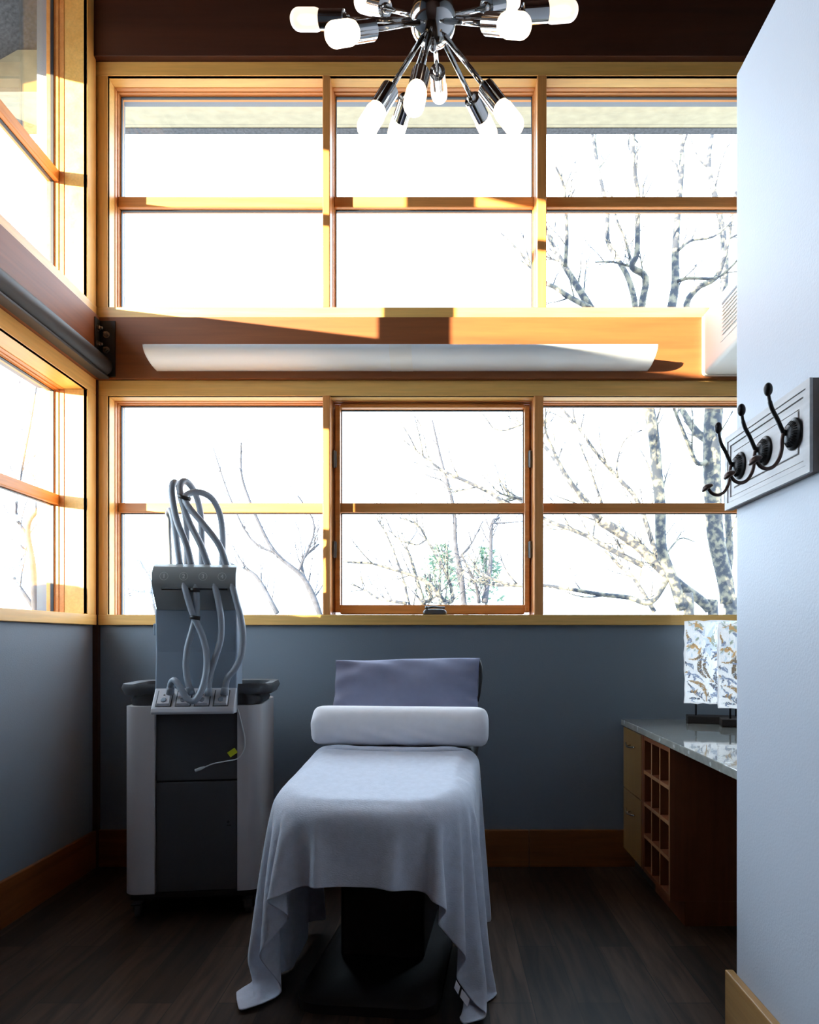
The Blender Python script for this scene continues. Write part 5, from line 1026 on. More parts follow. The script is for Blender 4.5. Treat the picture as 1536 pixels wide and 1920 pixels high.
-2,-4,-3,-3,-2,-3,-4,1,0,0,0,0,0,0,0,0,0,0,0,0,0,0,0,0,0,0,0,0,0,0,0,0,0,0,4,2,2,4,3,3,3,2,2,2,2,1,1,1,1,1,1,0,1,1,0,0,1,0,0,0,1,0,0,0,1,0,14,0,0,0,0,0,0,0,18,17,17,18,17,18,17,17,18,16,16,16,15,16,15,16,15,14,14,12,13,13,12,8,5,5,
5,5,4,4,4,4,4,-1,-2,-1,0,0,0,0,0,1,0,2,2,-3,-5,-4,-3,-4,-4,-2,-3,-3,-6,-10,-14,-14,-15,-14,-14,-15,-14,-15,-14,-15,-14,-16,-17,-17,-17,-17,-17,-17,-18,-17,-16,-13,-11,6,-19,2,0,0,0,0,0,10,1,-11,0,2,8,17,18,17,18,18,17,17,18,17,17,17,
16,15,16,15,16,16,15,13,13,13,13,13,9,6,5,5,5,5,4,3,4,4,-1,-2,-1,0,0,0,0,1,0,1,2,2,-4,-5,-3,-4,-4,-3,-3,-3,-4,-7,-12,-14,-14,-14,-15,-14,-15,-15,-14,-14,-15,-16,-17,-17,-16,-17,-17,-18,-17,-18,-17,-17,-15,-4,-16,-10,3,-2,0,0,1,-2,2,
13,1,-11,5,10,17,18,18,18,18,17,18,17,17,18,17,16,16,16,16,15,15,16,15,13,13,13,13,11,7,5,5,5,5,4,3,4,4,-1,-2,0,0,0,-1,1,0,0,1,2,2,-4,-4,-4,-4,-3,-4,-3,-2,-5,-10,-13,-14,-14,-14,-15,-15,-14,-15,-14,-15,-15,-17,-17,-17,-16,-18,-17,-18,
-17,-17,-17,-17,-13,-15,-21,-5,1,3,5,-3,-7,4,-5,2,21,-1,-2,10,17,18,18,18,18,17,18,17,17,18,17,18,16,16,16,15,15,16,16,14,13,13,13,12,8,6,5,5,5,4,4,4,3,-1,-1,-1,0,0,0,0,0,0,1,2,2,-4,-4,-4,-3,-4,-4,-2,-4,-6,-11,-14,-14,-14,-14,-15,-15,
-15,-14,-14,-16,-16,-17,-17,-17,-17,-18,-17,-17,-17,-18,-17,-17,-16,-19,-16,-7,6,-1,4,-18,2,3,-5,3,19,12,3,3,18,18,18,18,17,18,18,17,18,17,17,18,17,17,16,15,16,15,16,15,14,13,12,13,10,7,5,5,5,4,4,4,4,-2,-1,0,0,0,0,0,0,0,1,1,2,-4,-4,
-4,-3,-4,-3,-3,-4,-8,-13,-14,-14,-14,-14,-15,-15,-14,-15,-15,-17,-17,-16,-17,-17,-18,-17,-18,-17,-17,-17,-17,-17,-19,-20,-16,-10,-1,9,-12,-9,2,0,2,-2,17,19,-2,16,16,17,18,18,18,18,18,17,18,18,17,17,18,17,16,16,16,15,16,16,14,14,12,
14,11,7,6,5,5,4,4,4,4,-2,0,-1,0,0,0,0,0,1,0,1,2,-4,-4,-4,-3,-4,-3,-3,-5,-10,-13,-14,-14,-15,-15,-15,-14,-15,-15,-16,-17,-17,-17,-17,-17,-18,-17,-17,-17,-18,-17,-17,-19,-20,-19,-16,-11,5,-7,-16,0,1,0,0,0,20,12,14,15,13,18,18,18,18,18,
17,18,18,18,17,17,18,17,17,17,16,15,16,16,15,14,13,14,12,9,6,5,5,4,5,3,4,-1,-1,0,-1,1,0,0,0,0,0,1,2,-4,-3,-4,-4,-3,-4,-3,-6,-12,-14,-14,-15,-14,-15,-15,-14,-15,-16,-17,-17,-17,-17,-17,-18,-17,-17,-18,-17,-17,-18,-19,-20,-19,-19,-16,
-4,-8,-20,-6,-1,5,6,0,0,18,5,20,18,16,17,17,18,18,18,18,18,18,18,17,18,17,18,17,17,17,15,16,16,15,15,14,13,13,10,8,5,5,4,4,4,4,-1,-1,0,0,0,0,0,0,1,0,1,2,-4,-4,-4,-4,-3,-4,-3,-9,-13,-14,-14,-15,-15,-15,-14,-15,-16,-16,-17,-17,-18,-17,
-17,-18,-17,-17,-17,-18,-18,-20,-19,-20,-19,-18,-10,-11,-19,-20,1,-4,1,14,-4,13,9,12,14,20,18,17,18,17,19,18,18,18,18,18,18,17,17,18,17,18,17,16,16,16,15,16,15,13,13,12,8,6,5,4,4,4,5,-2,0,0,0,0,0,0,0,0,0,1,2,-4,-4,-4,-3,-4,-3,-5,-11,
-14,-14,-14,-15,-15,-15,-14,-16,-17,-17,-16,-18,-17,-17,-18,-17,-17,-18,-18,-19,-19,-19,-20,-19,-20,-17,-12,-18,-22,-14,-3,2,-3,5,13,-4,20,21,15,15,19,18,18,17,18,19,18,18,18,18,18,18,18,17,18,17,17,18,16,16,15,16,16,14,13,13,9,7,5,
4,4,4,5,-2,0,0,0,0,0,0,1,0,0,0,2,-4,-4,-3,-4,-4,-3,-7,-13,-14,-14,-15,-15,-14,-15,-15,-17,-17,-17,-17,-17,-18,-17,-17,-18,-17,-19,-19,-19,-20,-19,-20,-19,-19,-18,-17,-21,-17,-16,-5,0,-2,0,9,10,19,21,15,19,20,18,18,18,18,18,19,18,19,
18,18,18,18,18,17,17,18,17,17,17,15,16,16,15,14,13,10,6,8,4,4,5,4,-1,0,0,0,0,0,0,0,0,0,1,1,-4,-3,-4,-4,-4,-3,-9,-14,-14,-15,-15,-15,-15,-14,-17,-17,-17,-17,-18,-17,-17,-18,-17,-18,-19,-19,-19,-20,-20,-19,-19,-20,-18,-19,-20,-20,-18,
-17,-8,0,-2,2,1,18,20,20,21,18,20,19,19,18,18,18,19,18,19,18,18,19,18,18,17,18,17,18,17,17,17,15,15,16,15,14,12,5,9,5,5,4,4,-1,0,0,0,0,0,0,0,0,1,0,1,-4,-3,-4,-4,-4,-4,-12,-14,-15,-15,-15,-14,-15,-16,-17,-17,-17,-18,-17,-17,-18,-18,
-18,-19,-19,-20,-19,-20,-19,-20,-19,-19,-19,-20,-20,-20,-20,-18,-11,0,-2,10,0,14,21,21,20,20,20,20,19,19,19,19,18,18,19,18,18,19,18,18,18,18,18,17,17,17,17,17,15,16,16,14,14,6,6,9,3,6,1,2,0,0,0,0,0,0,0,0,0,1,-2,-1,-3,-4,-5,-3,-7,-13,
-15,-15,-14,-15,-14,-16,-17,-18,-17,-17,-17,-18,-17,-18,-19,-19,-19,-20,-19,-20,-19,-19,-20,-19,-20,-20,-20,-20,-20,-20,-20,-14,-1,7,2,10,13,17,19,21,21,20,20,20,19,20,19,19,18,19,18,18,19,18,19,18,18,18,17,18,17,17,17,17,14,17,15,
14,9,4,9,5,3,1,1,1,0,0,0,0,0,0,0,0,0,-1,0,-3,-2,-4,-9,-5,-14,-14,-15,-15,-14,-15,-18,-17,-17,-17,-18,-17,-17,-19,-19,-19,-20,-19,-20,-19,-19,-20,-19,-20,-20,-20,-20,-20,-21,-19,-20,-20,-18,-3,-2,19,4,18,15,20,18,21,21,21,20,21,20,19,
20,19,19,18,19,18,18,19,18,19,18,18,17,18,17,16,17,17,14,18,11,14,5,6,3,3,1,1,0,-1,1,0,-1,0,1,-1,1,0,-1,0,-1,-3,-5,-6,-4,-15,-15,-14,-15,-14,-18,-17,-17,-18,-17,-17,-18,-19,-19,-19,-20,-19,-20,-19,-19,-20,-20,-20,-20,-20,-21,-20,-20,
-20,-20,-19,-19,-14,-8,-8,11,19,19,9,21,20,20,20,21,21,21,21,20,20,20,19,20,18,19,18,19,18,19,18,18,18,18,17,18,16,17,16,15,16,11,3,6,3,2,1,1,-1,0,1,-1,-1,1,1,-2,0,2,0,-1,0,-4,-3,-5,-6,-12,-14,-15,-14,-18,-17,-17,-18,-17,-17,-19,-18,
-20,-19,-20,-19,-20,-19,-20,-19,-20,-21,-20,-20,-21,-20,-20,-20,-20,-18,-19,-18,-18,-20,1,12,20,6,21,17,21,21,21,21,22,20,22,21,20,21,20,21,19,20,18,19,18,19,18,18,19,18,18,17,18,16,16,16,14,7,9,3,4,2,1,0,-1,1,0,0,-1,1,0,0,-1,1,0,-1,
0,-4,-2,-5,-8,-8,-14,-13,-18,-17,-18,-17,-17,-18,-18,-20,-19,-19,-20,-19,-20,-19,-20,-20,-21,-20,-20,-21,-20,-20,-20,-20,-19,-19,-19,-19,-20,-20,-21,-1,19,15,8,18,19,20,20,21,21,22,21,21,21,21,21,22,21,21,20,20,19,19,19,18,19,18,18,
18,18,18,18,16,15,11,9,7,5,-1,1,1,-1,-1,1,1,-1,0,1,-1,-1,1,1,-1,-1,1,1,-1,-6,-7,-8,-11,-16,-18,-17,-17,-17,-18,-19,-20,-19,-19,-20,-19,-20,-20,-20,-20,-21,-20,-20,-20,-21,-20,-20,-20,-20,-20,-20,-21,-21,-21,-21,-20,0,15,19,13,18,18,
19,21,20,21,21,21,21,21,21,21,22,21,21,21,21,21,20,20,19,19,18,19,18,17,19,18,18,13,10,8,8,-1,0,1,0,-1,0,1,-1,0,0,1,-1,0,1,0,-1,0,1,0,-1,0,-8,-8,-9,-16,-17,-18,-16,-18,-20,-20,-19,-19,-20,-20,-20,-20,-20,-21,-20,-20,-20,-21,-20,-21,
-20,-21,-21,-21,-21,-21,-21,-21,-21,-21,-20,0,18,17,18,19,18,16,21,20,21,20,21,21,21,21,21,21,21,21,22,21,21,21,21,21,20,19,19,19,17,18,18,18,12,10,7,4,-1,1,0,0,-1,1,0,-1,0,1,0,-1,1,0,0,-1,1,0,-1,0,1,-4,-9,-8,-13,-18,-16,-19,-20,-20,
-19,-20,-20,-20,-20,-20,-20,-21,-20,-20,-21,-21,-21,-20,-22,-21,-21,-21,-21,-21,-21,-22,-21,-21,-21,-21,0,14,22,20,20,20,15,20,21,20,21,21,20,21,21,21,21,21,21,21,21,21,21,21,21,21,21,21,19,19,17,19,16,12,9,8,-1,0,1,0,-1,0,1,-1,0,0,
1,-1,0,1,0,-1,0,1,-1,0,0,1,-1,-8,-9,-11,-16,-20,-20,-19,-19,-20,-20,-21,-20,-20,-20,-21,-21,-20,-21,-21,-22,-21,-21,-21,-21,-21,-21,-22,-21,-21,-21,-21,-21,-21,-22,-2,14,21,20,18,19,21,21,21,21,21,21,21,20,21,21,21,21,21,21,21,20,21,
21,21,21,21,21,22,20,20,18,15,11,9,4,-1,1,0,-1,0,1,0,-1,0,1,0,-1,0,1,-1,0,1,0,-1,0,1,0,-1,-4,-8,-11,-17,-20,-19,-20,-20,-20,-20,-21,-20,-21,-21,-21,-21,-21,-21,-22,-21,-21,-21,-21,-21,-21,-22,-21,-21,-21,-21,-21,-21,-22,-21,-5,18,15,
20,21,21,21,21,21,21,21,22,20,22,20,21,21,21,21,21,21,20,21,21,21,21,21,21,21,21,21,20,13,12,10,-1,1,0,0,-1,1,0,0,-1,1,0,0,-1,1,0,-1,1,0,0,-1,1,0,0,-1,1,-10,-12,-15,-19,-20,-21,-20,-21,-20,-22,-20,-22,-21,-21,-21,-21,-21,-21,-22,-21,
-21,-21,-21,-22,-21,-21,-21,-21,-21,-21,-22,-21,-21,-8,21,13,21,21,22,21,21,21,21,21,21,22,21,21,21,21,21,21,21,21,21,21,20,21,21,21,21,21,21,21,20,15,10,9,0,0,1,-1,0,1,0,-1,0,1,-1,0,0,1,-1,0,1,0,-1,0,1,-1,0,0,1,-10,-10,-16,-20,-21,
-20,-20,-21,-21,-21,-21,-22,-21,-21,-21,-21,-21,-22,-21,-21,-21,-21,-22,-21,-21,-21,-21,-21,-21,-21,-21,-22,-21,-11,16,21,21,21,21,22,21,21,21,21,21,21,22,21,21,21,21,21,21,22,20,22,20,22,20,21,21,21,21,22,20,14,10,8,0,1,0,-1,0,1,-1,
0,1,0,-1,0,1,0,-1,0,1,-1,0,1,0,-1,0,1,0,-9,-10,-15,-21,-20,-21,-21,-21,-21,-21,-21,-22,-21,-21,-21,-21,-21,-22,-21,-21,-21,-21,-21,-22,-21,-21,-21,-21,-21,-21,-21,-21,-22,-14,19,21,21,21,21,21,22,21,21,21,21,21,21,22,21,21,21,21,21,
22,21,21,21,21,21,21,21,22,20,21,21,15,9,7,1,0,0,0,0,0,-1,1,0,0,-1,1,0,0,-1,1,0,-1,1,0,0,-1,1,0,0,-8,-10,-15,-20,-22,-21,-21,-21,-21,-21,-21,-21,-22,-21,-21,-21,-21,-22,-21,-21,-21,-21,-22,-21,-21,-21,-21,-21,-21,-21,-21,-21,-21,-17,
21,21,21,21,21,21,21,22,21,21,21,21,21,21,22,21,21,21,21,22,21,21,21,21,22,21,21,21,21,21,20,15,9,8,1,-1,0,0,1,-1,0,1,0,-1,0,1,0,-1,0,1,-1,0,1,0,-1,0,1,0,-1,-8,-9,-16,-20,-21,-21,-22,-21,-21,-21,-21,-22,-21,-21,-21,-21,-22,-21,-21,
-21,-21,-21,-21,-22,-21,-21,-21,-21,-21,-21,-21,-21,-21,-17,21,21,21,21,21,21,21,22,21,21,21,21,21,22,21,21,21,21,21,22,21,21,21,21,21,22,21,21,21,21,21,15,9,8,0,-1,0,1,0,-1,0,1,0,-1,1,0,-1,0,1,0,-1,0,1,0,-1,1,0,-1,0,-6,-10,-16,-21,
-21,-21,-21,-22,-21,-21,-22,-21,-21,-21,-21,-22,-21,-21,-21,-21,-21,-21,-21,-21,-22,-21,-21,-21,-21,-21,-21,-21,-21,-17,21,21,21,21,21,21,21,22,21,21,21,21,21,21,22,21,21,21,21,22,21,21,21,21,22,21,21,21,21,22,21,15,8,8,0,-1,1,0,0,
-1,1,0,0,0,0,0,-1,1,1,-1,-1,1,0,0,0,0,0,-1,1,-5,-11,-17,-21,-21,-22,-21,-21,-21,-22,-21,-21,-21,-21,-21,-21,-22,-21,-21,-21,-21,-21,-21,-21,-21,-22,-21,-21,-21,-21,-21,-21,-21,-17,21,21,21,21,21,21,21,21,22,21,21,21,21,21,21,22,21,
21,21,21,21,22,21,21,21,22,21,21,21,21,18,20,7,9,-1,0,1,0,-1,0,1,-1,0,1,0,-1,0,1,0,-1,0,1,-1,0,1,0,-1,0,1,-4,-22,-13,-17,-21,-21,-21,-21,-21,-22,-21,-21,-21,-21,-21,-21,-21,-22,-21,-21,-21,-21,-21,-21,-21,-21,-22,-21,-21,-21,-21,-21,
-21,-17,21,21,21,21,21,21,21,22,21,21,21,21,21,21,21,21,22,21,21,21,21,21,21,22,21,21,22,21,21,20,18,12,18,7,-1,1,0,-1,0,1,0,-1,0,1,0,-1,1,0,-1,0,1,0,-1,0,1,0,-1,1,0,-21,-5,-13,-16,-22,-21,-21,-21,-21,-22,-21,-21,-21,-21,-21,-21,-21,
-21,-22,-21,-21,-21,-21,-21,-21,-21,-21,-22,-21,-21,-21,-21,-21,-17,21,21,21,21,21,21,21,21,22,21,21,21,21,21,21,22,21,21,21,21,21,21,22,21,21,21,21,22,21,21,17,10,6,21,0,1,-1,-1,1,1,-1,0,0,0,0,0,0,0,0,0,1,-1,-1,1,1,-1,0,0,0,-14,-13,
-10,-19,-21,-21,-21,-21,-21,-21,-22,-21,-21,-21,-21,-21,-21,-21,-21,-22,-21,-21,-21,-21,-21,-21,-21,-21,-21,-21,-22,-21,-21,-17,21,21,21,21,21,21,21,22,21,21,21,21,21,21,22,21,21,21,21,21,21,22,21,21,21,21,21,21,22,20,20,8,8,19,1,0,
-1,0,1,0,-1,0,1,-1,0,1,0,-1,0,1,0,-1,0,1,0,-1,0,1,-1,-21,-8,-8,-18,-22,-21,-21,-21,-21,-21,-21,-22,-21,-21,-21,-21,-21,-21,-21,-21,-22,-21,-21,-21,-21,-21,-21,-21,-21,-21,-21,-22,-21,-17,21,21,21,21,21,21,22,21,21,21,21,21,21,21,21,
22,21,21,21,21,21,21,22,21,21,21,21,22,21,21,18,11,5,20,1,0,-1,1,0,-1,0,1,0,-1,0,1,0,-1,1,0,0,-1,1,0,-1,0,1,0,-1,-14,-12,-9,-20,-21,-22,-21,-21,-21,-21,-21,-21,-22,-21,-21,-21,-21,-21,-21,-21,-21,-22,-21,-21,-21,-21,-21,-21,-21,-21,
-21,-21,-22,-17,21,21,21,21,21,22,21,21,21,21,21,21,21,21,22,21,21,21,21,21,21,22,21,21,21,21,22,21,21,21,18,10,5,22,1,-1,0,1,-1,0,0,1,-1,0,0,1,-1,0,0,0,0,0,1,-1,0,0,1,-1,0,-20,-6,-14,-17,-21,-20,-22,-21,-21,-21,-21,-21,-21,-22,-21,
-21,-21,-21,-21,-21,-21,-21,-21,-21,-22,-21,-21,-21,-21,-21,-21,-21,-21,-18,21,21,21,21,21,21,22,21,21,21,21,21,21,22,21,21,21,21,21,21,22,21,21,21,21,21,22,21,21,21,18,11,6,21,0,-1,1,0,-1,0,1,0,-1,0,1,0,-1,0,1,-1,0,1,0,-1,0,1,0,-1,
0,-21,-5,-12,-18,-21,-21,-21,-22,-21,-21,-21,-21,-21,-21,-21,-21,-22,-21,-21,-21,-21,-21,-21,-21,-21,-22,-21,-21,-21,-21,-21,-21,-21,-18,21,21,21,21,21,22,21,21,21,21,21,21,22,21,21,21,21,21,21,22,21,21,21,21,21,22,21,21,21,21,19,11,
12,14,-1,0,1,0,-1,1,0,0,-1,1,0,-1,0,1,0,-1,1,0,0,-1,1,0,-1,0,1,-22,-3,-13,-19,-21,-21,-21,-21,-21,-22,-21,-21,-21,-21,-21,-21,-21,-22,-21,-21,-21,-21,-21,-21,-21,-21,-22,-21,-21,-21,-21,-21,-21,-18,21,21,21,21,22,21,21,21,21,21,21,
22,21,21,21,21,21,21,22,21,21,21,21,21,21,22,21,21,21,21,18,14,3,21,0,0,1,-1,0,1,-1,0,0,1,-1,0,0,1,-1,0,0,1,-1,0,1,-1,0,0,1,-23,-3,-14,-17,-22,-21,-21,-21,-21,-21,-21,-22,-21,-21,-21,-21,-21,-21,-22,-21,-21,-21,-21,-21,-21,-21,-21,
-22,-21,-21,-21,-21,-21,-18,21,21,21,22,21,21,21,21,21,21,21,22,21,21,21,21,21,22,21,21,21,21,21,21,22,21,21,21,21,22,18,14,7,16,0,1,0,-1,1,0,-1,0,1,0,-1,0,1,0,-1,0,1,-1,0,1,0,-1,0,1,0,-22,-1,-15,-19,-21,-21,-21,-22,-21,-21,-21,-21,
-22,-21,-21,-21,-21,-21,-21,-21,-21,-22,-21,-21,-21,-21,-21,-21,-21,-21,-22,-21,-21,-18,21,21,22,21,21,21,21,21,21,21,21,22,21,21,21,21,22,21,21,21,21,21,21,22,21,21,21,21,22,21,18,14,4,19,1,0,-1,0,1,0,-1,1,0,0,-1,1,0,0,-1,1,0,-1,1,
0,0,-1,1,0,0,-21,-2,-13,-21,-21,-21,-21,-21,-22,-21,-21,-21,-21,-21,-22,-21,-21,-21,-21,-21,-21,-21,-22,-21,-21,-21,-21,-21,-21,-21,-21,-21,-21,-19,21,22,21,21,21,21,21,21,21,21,22,21,21,21,21,21,22,21,21,21,21,21,22,21,21,21,21,22,
21,21,20,12,2,22,1,-1,0,0,1,-1,0,0,1,-1,0,1,-1,0,0,1,-1,0,0,1,-1,0,1,-1,0,-20,-2,-14,-20,-22,-21,-21,-21,-21,-22,-21,-21,-21,-21,-21,-21,-22,-21,-21,-21,-21,-21,-21,-22,-21,-21,-21,-21,-21,-21,-21,-21,-21,-18,21,21,21,21,21,21,21,21,
21,22,21,21,21,21,21,21,22,21,21,21,21,22,21,21,21,21,22,21,21,21,19,13,5,20,0,-1,0,1,0,-1,0,1,0,-1,1,0,-1,0,1,0,-1,0,1,0,-1,1,0,-1,0,-19,-3,-14,-20,-21,-21,-22,-21,-21,-21,-22,-21,-21,-21,-21,-21,-21,-22,-21,-21,-21,-21,-21,-21,-21,
-21,-22,-21,-21,-21,-21,-21,-21,-18,21,21,21,21,21,21,21,21,22,21,21,21,21,21,21,22,21,21,21,21,22,21,21,21,21,22,21,21,21,21,19,15,1,23,-1,-1,1,1,-1,-1,1,0,-1,1,1,-1,-1,1,1,-1,-1,1,0,-1,0,1,0,-1,1,-15,-9,-13,-20,-21,-21,-21,-22,-21,
-21,-21,-21,-22,-21,-21,-21,-21,-21,-22,-21,-21,-21,-21,-21,-21,-21,-21,-21,-21,-22,-21,-21,-21,-19,22,21,21,21,21,21,21,22,21,21,21,21,21,21,22,21,21,21,21,21,22,21,21,21,22,21,21,21,21,22,18,14,13,12,-1,0,1,-1,0,0,1,-1,0,0,1,-1,0,
1,-1,0,0,1,-1,0,0,1,-1,0,1,-20,-4,-14,-19,-22,-21,-21,-21,-22,-21,-21,-21,-22,-21,-21,-21,-21,-21,-21,-21,-22,-21,-21,-21,-21,-21,-21,-21,-21,-22,-21,-21,-21,-20,22,21,21,21,22,21,21,21,22,21,21,21,21,22,21,21,21,21,21,21,22,21,21,
21,22,21,21,21,22,21,20,10,12,15,-1,1,0,-1,0,1,0,-1,0,1,0,-1,1,0,-1,0,1,0,-1,0,1,0,-1,1,0,-12,-14,-12,-19,-21,-22,-21,-21,-22,-21,-21,-21,-21,-22,-21,-21,-21,-21,-21,-21,-22,-21,-21,-21,-21,-21,-22,-21,-21,-21,-22,-21,-21,-20,21,22,
21,21,22,21,21,21,22,21,21,22,21,21,22,21,21,21,21,22,21,21,21,22,21,21,21,22,21,21,18,12,18,8,1,1,-1,-1,1,1,-1,-1,1,0,-1,1,1,-1,-1,1,1,-1,-1,1,1,-1,-1,1,0,-2,-20,-17,-18,-21,-22,-21,-21,-21,-22,-21,-21,-21,-21,-22,-21,-21,-21,-21,
-22,-21,-21,-21,-22,-21,-21,-22,-21,-21,-21,-22,-21,-21,-21,22,21,21,22,21,22,21,21,22,21,21,22,21,21,22,21,21,22,21,21,22,21,21,22,21,21,22,21,21,21,19,15,23,0,0,1,-1,0,1,0,-1,0,1,-1,0,0,1,-1,0,1,0,-1,0,1,-1,0,0,1,-1,-2,-21,-15,-19,
-21,-22,-21,-21,-21,-22,-21,-21,-21,-22,-21,-21,-22,-21,-21,-22,-21,-21,-22,-21,-21,-22,-21,-21,-22,-21,-21,-22,-21,-20,21,21,22,21,22,21,21,22,21,21,22,21,22,21,21,22,21,22,21,21,22,21,22,21,22,21,21,22,21,22,19,13,23,1,1,0,-1,1,0,
-1,0,1,0,-1,0,1,0,-1,1,0,0,-1,1,0,-1,0,1,0,-1,-2,-23,-14,-18,-21,-22,-21,-21,-22,-21,-22,-21,-21,-22,-21,-21,-22,-21,-22,-21,-21,-22,-21,-22,-21,-21,-22,-21,-21,-22,-21,-21,-22,-20,21,22,21,21,22,21,22,21,21,22,21,22,21,22,21,21,22,
21,22,21,22,21,22,21,22,21,22,22,21,22,19,14,21,3,1,-1,0,1,-1,-1,1,1,-1,-1,1,1,-1,-1,1,0,-1,1,1,-1,-1,1,1,-1,-1,-3,-20,-15,-19,-21,-22,-21,-22,-21,-22,-21,-22,-21,-22,-21,-22,-21,-22,-21,-21,-22,-21,-22,-21,-22,-21,-21,-22,-21,-21,
-22,-21,-22,
)
n = NX*NY; co = [[0]*3 for _ in range(n)]
for c in range(3):
    p = 0
    for k in range(n):
        p += DRAPE[c*n+k]
        co[k][c] = p/1000
for v in co:                                # ease the slope of the seat
    v[2] = max(.004, v[2] - .05*max(0, v[1]) + .008*min(1, v[2]/.5))
blk = thing('blanket', 'light grey fleece blanket draped over the treatment chair with corners hanging to the floor', 'blanket', BED, BROT)
bm = bmesh.new(); V = [bm.verts.new(p) for p in co]
for j in range(NY-1):
    for i in range(NX-1): bm.faces.new((V[j*NX+i], V[j*NX+i+1], V[(j+1)*NX+i+1], V[(j+1)*NX+i]))
o = obj('drape', bm, M['blanket'], blk, True, recalc=False)
sm = o.modifiers.new('sm', 'SMOOTH'); sm.factor = .5; sm.iterations = 2
ss = o.modifiers.new('ss', 'SUBSURF'); ss.levels = ss.render_levels = 2
so = o.modifiers.new('so', 'SOLIDIFY'); so.thickness = .004; so.offset = 0
bm = bmesh.new()
P = spline([(-.322, .575, .640), (-.306, .573, .702), (-.24, .570, .747), (-.12, .556, .747), (0, .552, .746), (.12, .556, .747), (.24, .570, .748), (.304, .573, .705), (.322, .575, .635)], 8)
rr = tube(bm, P, .017, 14)
for ring_ in rr:
    c = sum((v.co for v in ring_), Vector())/len(ring_)
    for v in ring_: v.co.z = c.z + (v.co.z-c.z)*.75
obj('folded_edge', bm, M['blanket'], blk, True)
# sewn label near the hanging right corner
bm = bmesh.new()
for i0, t0, i1, t1 in ((80, .4, 81, .7), (82, .1, 83, .9)):
    a = Vector(co[i0]).lerp(Vector(co[i0+1]), t0) + Vector((-.002, -.006, .004)); b_ = Vector(co[i1]).lerp(Vector(co[i1+1]), t1) + Vector((-.002, -.006, .004))
    dn = Vector((-.006, -.004, -.022))
    quad = [a, b_, b_+dn, a+dn]
    hexa(bm, quad + [p + Vector((0, .0015, .0)) for p in quad])
    obj('care_label', bm, M['bolster'], blk); bm = bmesh.new()
bm.free()

bl = thing('bolster', 'white cotton covered bolster roll lying across the blanket in front of the pillow', 'bolster', BED + Matrix.Rotation(BROT, 3, 'Z') @ Vector((.012, .655, .826)), R(-5))
bm = bmesh.new(); rings = []
nt_, nl = 48, 64; L = .352
def sstep(a, b, x):
    t = max(0, min(1, (x-a)/(b-a))); return t*t*(3-2*t)
for i in range(nl+1):
    u = -1 + 2*i/nl
    # spacing denser near the ends
    x = L*math.sin(u*math.pi/2)
    endf = (1-(abs(x)/L)**26)**.5 if abs(x) < L else 0
    endf = max(endf, .0)
    ring_ = []
    for k in range(nt_):
        a = 2*math.pi*k/nt_
        dy, dz = math.cos(a), math.sin(a)
        r = .080 * (.30 + .70*endf)
        front = max(0, -dy)                      # faces the viewer
        fold = math.sin((dz*.080 + .30*x)*150 + 1.2) * .5 + math.sin((dz*.080+.22*x)*90)*.5
        fold = 1 - abs(math.sin(((dz*.080 + .26*x)*62) + .7*math.sin(x*9)))*1.6
        amp = .0042*front*sstep(.55, -.6, dz)*(1.15-.8*abs(x-.05)/L)
        r += amp*fold + .003*front*sstep(.2, -.8, dz)
        lx = x/L
        r += .003*math.sin(a*6+3*lx)*sstep(.82, 1, abs(lx))
        z = r*dz
        z = max(z, -.071) if z < 0 else z
        ring_.append((x, r*dy, z))
    rings.append(ring_)
loft(bm, rings)
o = obj('cushion_roll', bm, M['bolster'], bl, True)
pw = thing('pillow', 'slate blue pillow propped upright against the backrest behind the white bolster', 'pillow', BED + Matrix.Rotation(BROT, 3, 'Z') @ Vector((.0, .870, .925)), R(-4))
tilt = Matrix.Rotation(R(-23), 4, 'X')
bm = bmesh.new()
W, H, T = .320, .178, .072; nu, nv = 46, 30
def pil(u, v, side):
    au, av = abs(u), abs(v)
    x = W*u*(1 - .05*(1-v*v)*0 - .03*(1-av**2)*(u*u)) ; z = H*v*(1 - .05*(1-au**2)*(v*v))
    t = T*((1-au**2.6)*(1-av**2.3))**.6
    wr_ = .009*math.sin(15*v+5*u)*sstep(.62, .92, u)*(1-av) + .007*math.sin(11*v-4*u)*sstep(-.5, -.9, u)*(1-.5*av) + .006*math.sin(8*u+7*v)*sstep(.35, .8, v)*sstep(1, .85, v) + .004*math.sin(6*u-5*v+1)*(1-au)
    z += .008*math.sin(2.2*u+.6)*sstep(.6, 1, v)
    return Vector((x, -side*(t+wr_*(1 if t > .002 else 0)), z))
F_, B_ = {}, {}
for i in range(nu+1):
    for j in range(nv+1):
        u, v = -1+2*i/nu, -1+2*j/nv
        u = math.sin(u*math.pi/2); v = math.sin(v*math.pi/2)
        edge = i in (0, nu) or j in (0, nv)
        F_[i, j] = bm.verts.new(tilt @ pil(u, v, 1))
        B_[i, j] = F_[i, j] if edge else bm.verts.new(tilt @ pil(u, v, -1))
for i in range(nu):
    for j in range(nv):
        bm.faces.new((F_[i, j], F_[i+1, j], F_[i+1, j+1], F_[i, j+1]))
        qd = (B_[i, j], B_[i, j+1], B_[i+1, j+1], B_[i+1, j])
        bm.faces.new(qd)
obj('pillowcase', bm, M['pillow'], pw, True)
bm = bmesh.new(); tube(bm, [tilt @ Vector((W*x, y, H*z)) for x, y, z in ((.985, .004, .97), (1.000, .002, .8), (1.008, .0, .5), (.992, .002, .1), (.975, .004, -.1))], [.006, .010, .008, .005, .002], 10)
obj('inner_pillow', bm, M['vinyl'], pw, True)  # black strip stands for the shaded inside of the pillowcase's open end
